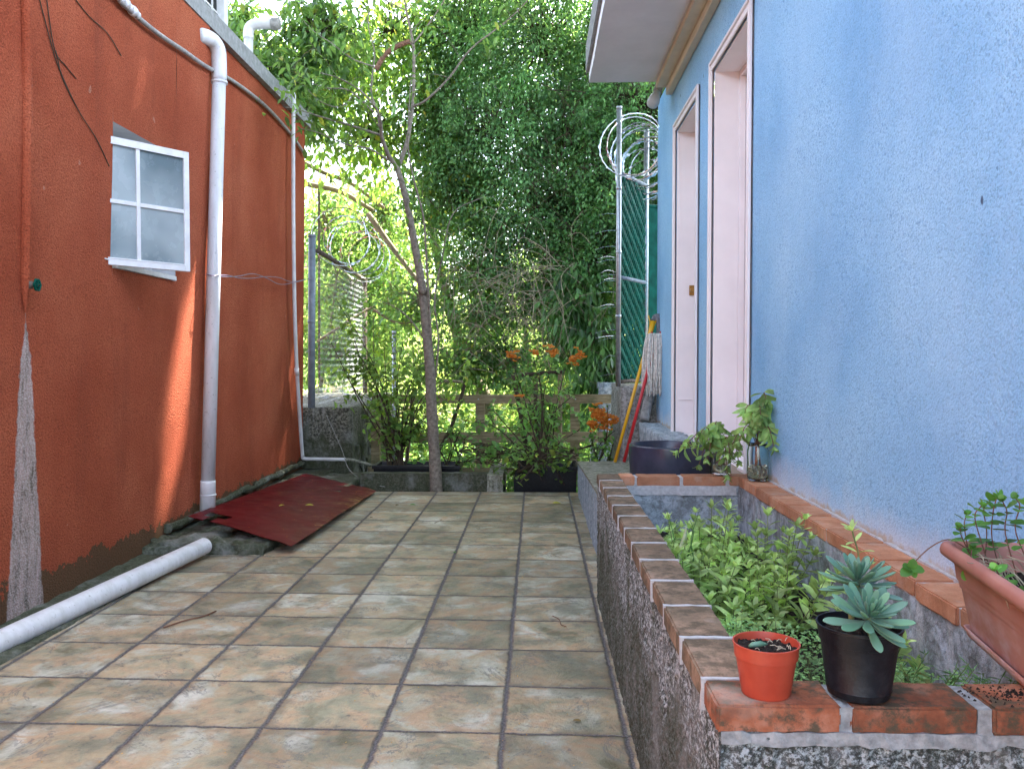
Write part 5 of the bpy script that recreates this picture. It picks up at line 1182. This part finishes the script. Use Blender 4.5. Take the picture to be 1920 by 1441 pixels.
shrub('bright leafy sprigs spilling over the front of the large black planter box', at(985, 885, 8.95), [(975, 905), (960, 870), (1000, 860), (1040, 880), (1062, 915), (1078, 868), (1050, 850), (965, 840), (1015, 900), (1085, 858), (945, 880), (1092, 850)], 8.8, 6, .085, mat='lf_bright', name='trailing_shrub', seed=8, sub=1)
shrub('tall leafy green shrub climbing over the left end of the wooden fence', at(745, 880, 9.6), [(700, 720), (720, 650), (690, 690), (755, 640), (740, 700), (780, 690), (660, 640), (640, 690), (760, 760), (720, 800), (790, 830), (840, 700), (850, 760), (700, 590), (650, 590), (630, 560), (840, 640), (770, 590), (800, 780), (730, 620), (860, 690), (620, 640)], 9.8, 12, .085, mat='lf_bright', name='climbing_shrub', seed=9, sub=4, spread=.14)
shrub('low leafy shrub in the gap of the wooden fence left of its middle post', at(850, 880, 9.7), [(830, 800), (860, 830), (880, 780), (900, 850), (845, 865), (915, 870), (870, 750), (810, 860)], 9.75, 9, .07, name='leafy_shrub', seed=12)
mb = MB()
for k in range(60):
    x = g.uniform(-.95, .25); z = g.uniform(.15, .40); P = bez([(x, 9.6, z), (x+g.uniform(.05, .2), 9.55, z+g.uniform(-.05, .07)), (x+g.uniform(.2, .4), 9.6, z+g.uniform(-.08, .05))], 4); mb.tube(P, g.uniform(.004, .010), 4)
tag(mb.build('dead_branch_pile', 'darktwig'), 'pile of dark dead branches lying behind the planter boxes', 'dead branches', kind='stuff')

# ============================================================ TREES BEYOND THE FENCE
def tree(name, label, base, trunk_pts, r0, lobes, ncl, per, spread, ln, wd, mat, droop=.4, group='trees beyond the wooden fence', seed=1, bark='palebark', surf=.5, twr=.018, twn=.35, kind='rhomb'):
    o = empty(name, base, label, 'tree', group); gg = random.Random(seed); mb = MB()
    Q = bez([Vector(base)]+[Vector(p) for p in trunk_pts], 6); n = len(Q); mb.tube(Q, [r0*(1-.65*i/n)*(1+.1*fbm((i, seed, 0), .7)) for i in range(n)], 12); mb.build('trunk', bark, o, smooth=True)
    V, Fc, cc = crown(lobes, ncl, per, spread, ln, wd, droop, kind, surf, seed)
    mb = MB(); st = [Q[i] for i in range(n//2, n)]
    lc = [Vector(l[0]) for l in lobes]
    for c_ in lc: s = min(st, key=lambda q: (q-c_).length); twigs(mb, s, [c_], r0*.32, .015, .05, 6, .1, gg)
    for c_ in cc[::max(1, int(1/twn))]:
        c_ = Vector(c_); s = min(lc, key=lambda q: (q-c_).length); twigs(mb, s, [c_], twr, .003, .05, 4, .16, gg)
    mb.build('branch', bark, o); MB().add(V, Fc).build('crown', mat, o); return o
L_ = lambda px, py, Y, rx, ry, rz: (tuple(at(px, py, Y)), (rx, ry, rz))
gzv = lambda x, y: gz(x, y)-.1
# dense vine-hung trees at the upper right
tree('vine_hung_tree', 'dense dark tree hung with small-leaved vines, filling the view left of the white overhang', (1.3, 13.6, gzv(1.3, 13.6)), [(1.1, 13.5, 1.5), (.7, 13.4, 4), (.5, 13.3, 6.5)], .22,
     [L_(1010, 80, 12.6, 1.3, 1.0, 1.4), L_(930, 250, 12.2, .95, .7, 1.0), L_(1070, 270, 12.4, 1.0, .8, 1.2), L_(880, 60, 12.8, .9, .8, 1.2), L_(1150, 90, 12.8, 1.0, .9, 1.2), L_(1000, 380, 12.3, .8, .6, .7), L_(850, 330, 12.6, .7, .5, .9), L_(930, 470, 12.5, .8, .5, .6)], 1500, 62, .15, .062, .036, 'lf_vine', .55, seed=31, bark='darktwig', surf=.35, twn=.5)
tree('vine_hung_tree', 'dark small-leaved tree hanging behind the green fence panel', (2.1, 12.6, gzv(2.1, 12.6)), [(2.0, 12.6, 1.5), (1.8, 12.4, 3.2), (1.6, 12.4, 5)], .2,
     [L_(1160, 330, 11.8, .75, .8, 1.2), L_(1120, 480, 11.9, .65, .6, .9), L_(1200, 200, 11.8, .9, .8, .9), L_(1070, 440, 12.2, .6, .6, .7), L_(1250, 420, 11.8, .8, .8, 1.5)], 800, 50, .13, .056, .034, 'lf_dense', .5, seed=32, bark='darktwig', surf=.35, twn=.6)
# glossy large drooping leaves lower right
tree('glossy_leaved_tree', 'small tree with large dark drooping leaves behind the orange flowers', (1.4, 12.0, gzv(1.4, 12)), [(1.3, 11.9, .3), (1.1, 11.8, 1.0)], .06,
     [L_(1120, 620, 11.4, .55, .4, .55), L_(1090, 540, 11.6, .4, .4, .45), L_(1140, 700, 11.3, .5, .3, .35)], 170, 16, .14, .17, .055, 'lf_dense', .9, seed=33, kind='oval', surf=.3)
tree('vine_hung_tree', 'small-leaved bush tangled with dry twigs behind the middle of the wooden fence', (.2, 12.9, gzv(.2, 12.9)), [(.1, 12.8, 0), (-.1, 12.7, 1.2), (-.2, 12.6, 2)], .07,
     [L_(900, 600, 12.2, .55, .4, .45), L_(1010, 560, 12.3, .6, .4, .5), L_(960, 680, 12.0, .8, .4, .35), L_(1060, 640, 12.2, .4, .4, .4)], 260, 42, .12, .055, .034, 'lf_vine', .5, seed=41, bark='drytwig', surf=.25, twn=.9)
tree('forest_understorey_tree', 'bright small tree filling the gap behind the right end of the wooden fence', (1.1, 13.2, gzv(1.1, 13.2)), [(1.05, 13.1, .3), (.95, 13.0, 1.6), (.8, 13.0, 2.6)], .06,
     [L_(1090, 400, 12.8, .6, .5, .8), L_(1040, 520, 12.9, .6, .5, .6), L_(1130, 560, 12.6, .5, .5, .7), L_(1040, 760, 12.4, .9, .4, .5)], 420, 34, .16, .07, .042, 'lf_young', .5, seed=42, surf=.25, kind='rhomb')
# middle: thin tree with bright crown; trunk seen behind the fence
tree('thin_forest_tree', 'pale-trunked thin tree standing behind the middle of the wooden fence', tuple(at(935, 900, 12.6)-Vector((0, 0, .6))), [at(915, 770, 12.6), at(885, 700, 12.6), at(855, 620, 12.6), at(820, 480, 12.8), at(800, 330, 13)], .13,
     [L_(860, 380, 12.6, .8, .6, .9), L_(820, 200, 12.8, .8, .7, .8), L_(900, 520, 12.4, .65, .5, .55), L_(790, 560, 12.4, .6, .4, .5), L_(860, 660, 11.8, .8, .3, .45)], 480, 34, .15, .075, .046, 'lf_young', .5, seed=34, surf=.25, kind='rhomb')
tree('broad_leaved_tree', 'bright broad-leaved tree above the blue-grey post on the left', (-4.8, 14.2, gzv(-4.8, 14.2)), [(-4.7, 14.1, 2.0), (-4.3, 13.8, 3.5), (-3.9, 13.6, 5.2)], .10,
     [L_(620, 110, 12.6, 1.0, .9, .8), L_(700, 250, 12.8, .8, .7, .6), L_(520, 200, 12.6, .7, .8, .7), L_(740, 60, 12.8, .8, .7, .8)], 260, 24, .22, .13, .070, 'lf_bright', .6, seed=35, surf=.3, bark='darktwig', twn=.7)
tree('broad_leaved_tree', 'dark glossy tree beside the vent pipe above the orange roof', (-4.6, 12.0, gzv(-4.6, 12.0)), [(-4.5, 11.9, 2.5), (-4.2, 11.6, 4.5)], .12,
     [L_(500, 140, 11.0, .50, .7, .42), L_(550, 190, 11.0, .40, .5, .35), L_(460, 60, 11.2, .25, .5, .35), L_(600, 60, 11.2, .5, .5, .55)], 230, 26, .13, .12, .060, 'lf_young', .5, seed=36, surf=.3, bark='darktwig', twn=.7, kind='oval')
tree('sunlit_tree', 'yellow-green sunlit tree behind the blue-grey post and chain-link fence', (-5.6, 17.5, gzv(-5.6, 17.5)), [(-5.4, 17.4, 1.5), (-5.0, 17.2, 3.2)], .14,
     [L_(640, 380, 16, 1.1, .9, .8), L_(700, 480, 15.5, .9, .9, .7), L_(610, 560, 16, 1.2, .9, .9), L_(690, 640, 15, 1.1, .8, .7), L_(760, 440, 15.6, .8, .8, .8)], 330, 26, .22, .12, .075, 'lf_yel', .5, seed=37, surf=.25, twn=.5)
tree('sunlit_tree', 'yellow-green sunlit tree low behind the right half of the wooden fence', (.4, 16.5, gzv(.4, 16.5)), [(.3, 16.4, .0), (.2, 16.2, 1.2)], .14,
     [L_(980, 620, 15, 1.3, .7, .7), L_(1060, 700, 14.5, 1.0, .7, .6), L_(900, 700, 15, 1.1, .7, .7), L_(960, 790, 14, 1.6, .6, .6), L_(800, 800, 14, 1.2, .6, .7)], 380, 28, .2, .10, .065, 'lf_yel', .4, seed=38, surf=.25)
# large canopy reaching forward over the garden (above the frame) and shading the patio
tree('large_shade_tree', 'tall spreading tree whose canopy shades the patio from above', (5.0, 14.5, gzv(5, 14.5)), [(4.8, 14.2, 4), (4.0, 13, 7), (2.5, 11.5, 8.2)], .35,
     [((-.2, 9.6, 8.4), (2.4, 2.4, .8)), ((2.2, 10.8, 8.4), (2.4, 2.2, .8)), ((.6, 7.0, 8.2), (2.4, 2.0, .7)), ((-1.4, 11.0, 8.6), (2.2, 1.7, .8)), ((-.6, 5.6, 8.2), (1.8, 1.3, .6))], 1900, 26, .42, .26, .17, 'lf_dense', .3, seed=39, surf=.1, twn=.2)

tree('leafy_roadside_tree', 'cool green airy tree right behind the chain-link fence on the left', (-3.9, 14.6, gzv(-3.9, 14.6)), [(-3.8, 14.5, .5), (-3.6, 14.4, 1.6), (-3.4, 14.3, 2.8)], .05,
     [L_(610, 420, 14.2, .5, .5, .7), L_(660, 540, 14.4, .7, .5, .6), L_(720, 400, 14.4, .6, .5, .8), L_(630, 660, 14.0, .8, .5, .5), L_(740, 560, 14.2, .6, .4, .7)], 330, 26, .17, .085, .05, 'lf_young', .5, seed=44, surf=.2, kind='rhomb', twn=.6)
# pale leaning limbs at left rear
mb = MB()
for pl, r, Y in (([(560, 300), (610, 325), (660, 345), (720, 390)], .04, 13.5), ([(575, 345), (640, 360), (700, 395)], .05, 13.8), ([(690, 400), (740, 470), (800, 545), (860, 600)], .045, 13.0), ([(595, 640), (690, 580), (770, 545)], .022, 12.6), ([(700, 580), (745, 605), (800, 600)], .02, 12.2)):
    Q = bez([at(px, py, Y) for px, py in pl], 6); mb.tube(Q, [r*(1-.3*i/len(Q)) for i in range(len(Q))], 10)
tag(mb.build('fallen_limb_tangle', 'palebark', smooth=True), 'pale bare limbs leaning through the foliage at the left rear', 'limbs', kind='stuff')
# dry twig tangle in the middle
mb = MB(); gg = random.Random(77)
for k in range(230):
    c_ = at(gg.gauss(985, 80), gg.gauss(570, 70), gg.uniform(11.0, 12.0)); a = gg.uniform(0, 6.28); L = gg.uniform(.3, .9); d = Vector((math.cos(a), gg.uniform(-.3, .3), math.sin(a)*.8+.1)).normalized()*L
    P = bez([c_-d*.5, c_+Vector((gg.uniform(-.1, .1), 0, gg.uniform(.0, .14))), c_+d*.5+Vector((0, 0, -.1))], 4); r = gg.uniform(.002, .005); mb.tube(P, r, 4, False)
tag(mb.build('dry_twig_tangle', 'drytwig'), 'tangle of thin dry pale twigs hanging in the middle of the foliage', 'twigs', kind='stuff')
mb = MB()
for k in range(300):
    c_ = at(gg.gauss(1080, 90), gg.gauss(330, 110), gg.uniform(11.6, 12.8)); a = gg.uniform(-.6, 2.6); L = gg.uniform(.3, 1.0); d = Vector((math.cos(a), gg.uniform(-.3, .3), math.sin(a))).normalized()*L
    P = bez([c_-d*.5, c_+Vector((gg.uniform(-.1, .1), 0, gg.uniform(-.05, .15))), c_+d*.5+Vector((0, 0, -.15))], 4); mb.tube(P, gg.uniform(.003, .008), 4, False)
tag(mb.build('vine_stem_tangle', 'darktwig'), 'brown vine stems tangled through the dark foliage at the upper right', 'vine stems', kind='stuff')
mb = MB(); P = bez([at(705, 130, 10.5), at(725, 100, 10.5), at(752, 84, 10.5), at(775, 76, 10.5)], 8); mb.tube(P, [.03+.006*(i % 2) for i in range(len(P))], 10)
tag(mb.build('hanging_seed_pod', 'redstem'), 'long curved brown pod hanging high in the young tree', 'pod')

# far wooded slope
lobes = []
gg = random.Random(5)
for k in range(34):
    x = gg.uniform(-15, 13); y = gg.uniform(20, 30); lobes.append(((x, y, gg.uniform(-1, 3.2)+(y-20)*.25+(1.5 if x > 0 else 0)), (2.2, 1.8, 2.0)))
for k in range(14):
    x = gg.uniform(0, 14); y = gg.uniform(22, 30); lobes.append(((x, y, gg.uniform(4, 10)), (2.4, 1.8, 2.2)))
V, Fc, cc = crown(lobes, 4600, 16, .45, .26, .15, .4, 'rhomb', .3, 91)
o = MB().add(V, Fc).build('far_woodland', 'lf_yel'); tag(o, 'sunlit yellow-green woodland on the slope far behind the trees', 'woodland', kind='stuff')
# ground cover beyond the patio
N = 15000; x = rng.uniform(-4, 4, N); y = rng.uniform(9.2, 14.5, N); keep = (x < 1.6); x, y = x[keep], y[keep]; N = len(x)
z = np.array([gz(a, b) for a, b in zip(x, y)])+rng.random(N)**.6*(.5+.75*np.clip((y-10.6)/1.5, 0, 1)); p = np.stack([x, y, z], 1)
V, Fc = leaf_arrays(p, unit(rng.normal(size=(N, 3))), unit(np.array([0, 0, 1.])+rng.normal(size=(N, 3))*.6), rng.uniform(.06, .14, N), rng.uniform(.035, .07, N), 'rhomb', .2)
tag(MB().add(V, Fc).build('undergrowth', 'lf_shrub'), 'leafy undergrowth covering the ground behind the patio', 'undergrowth', kind='stuff')
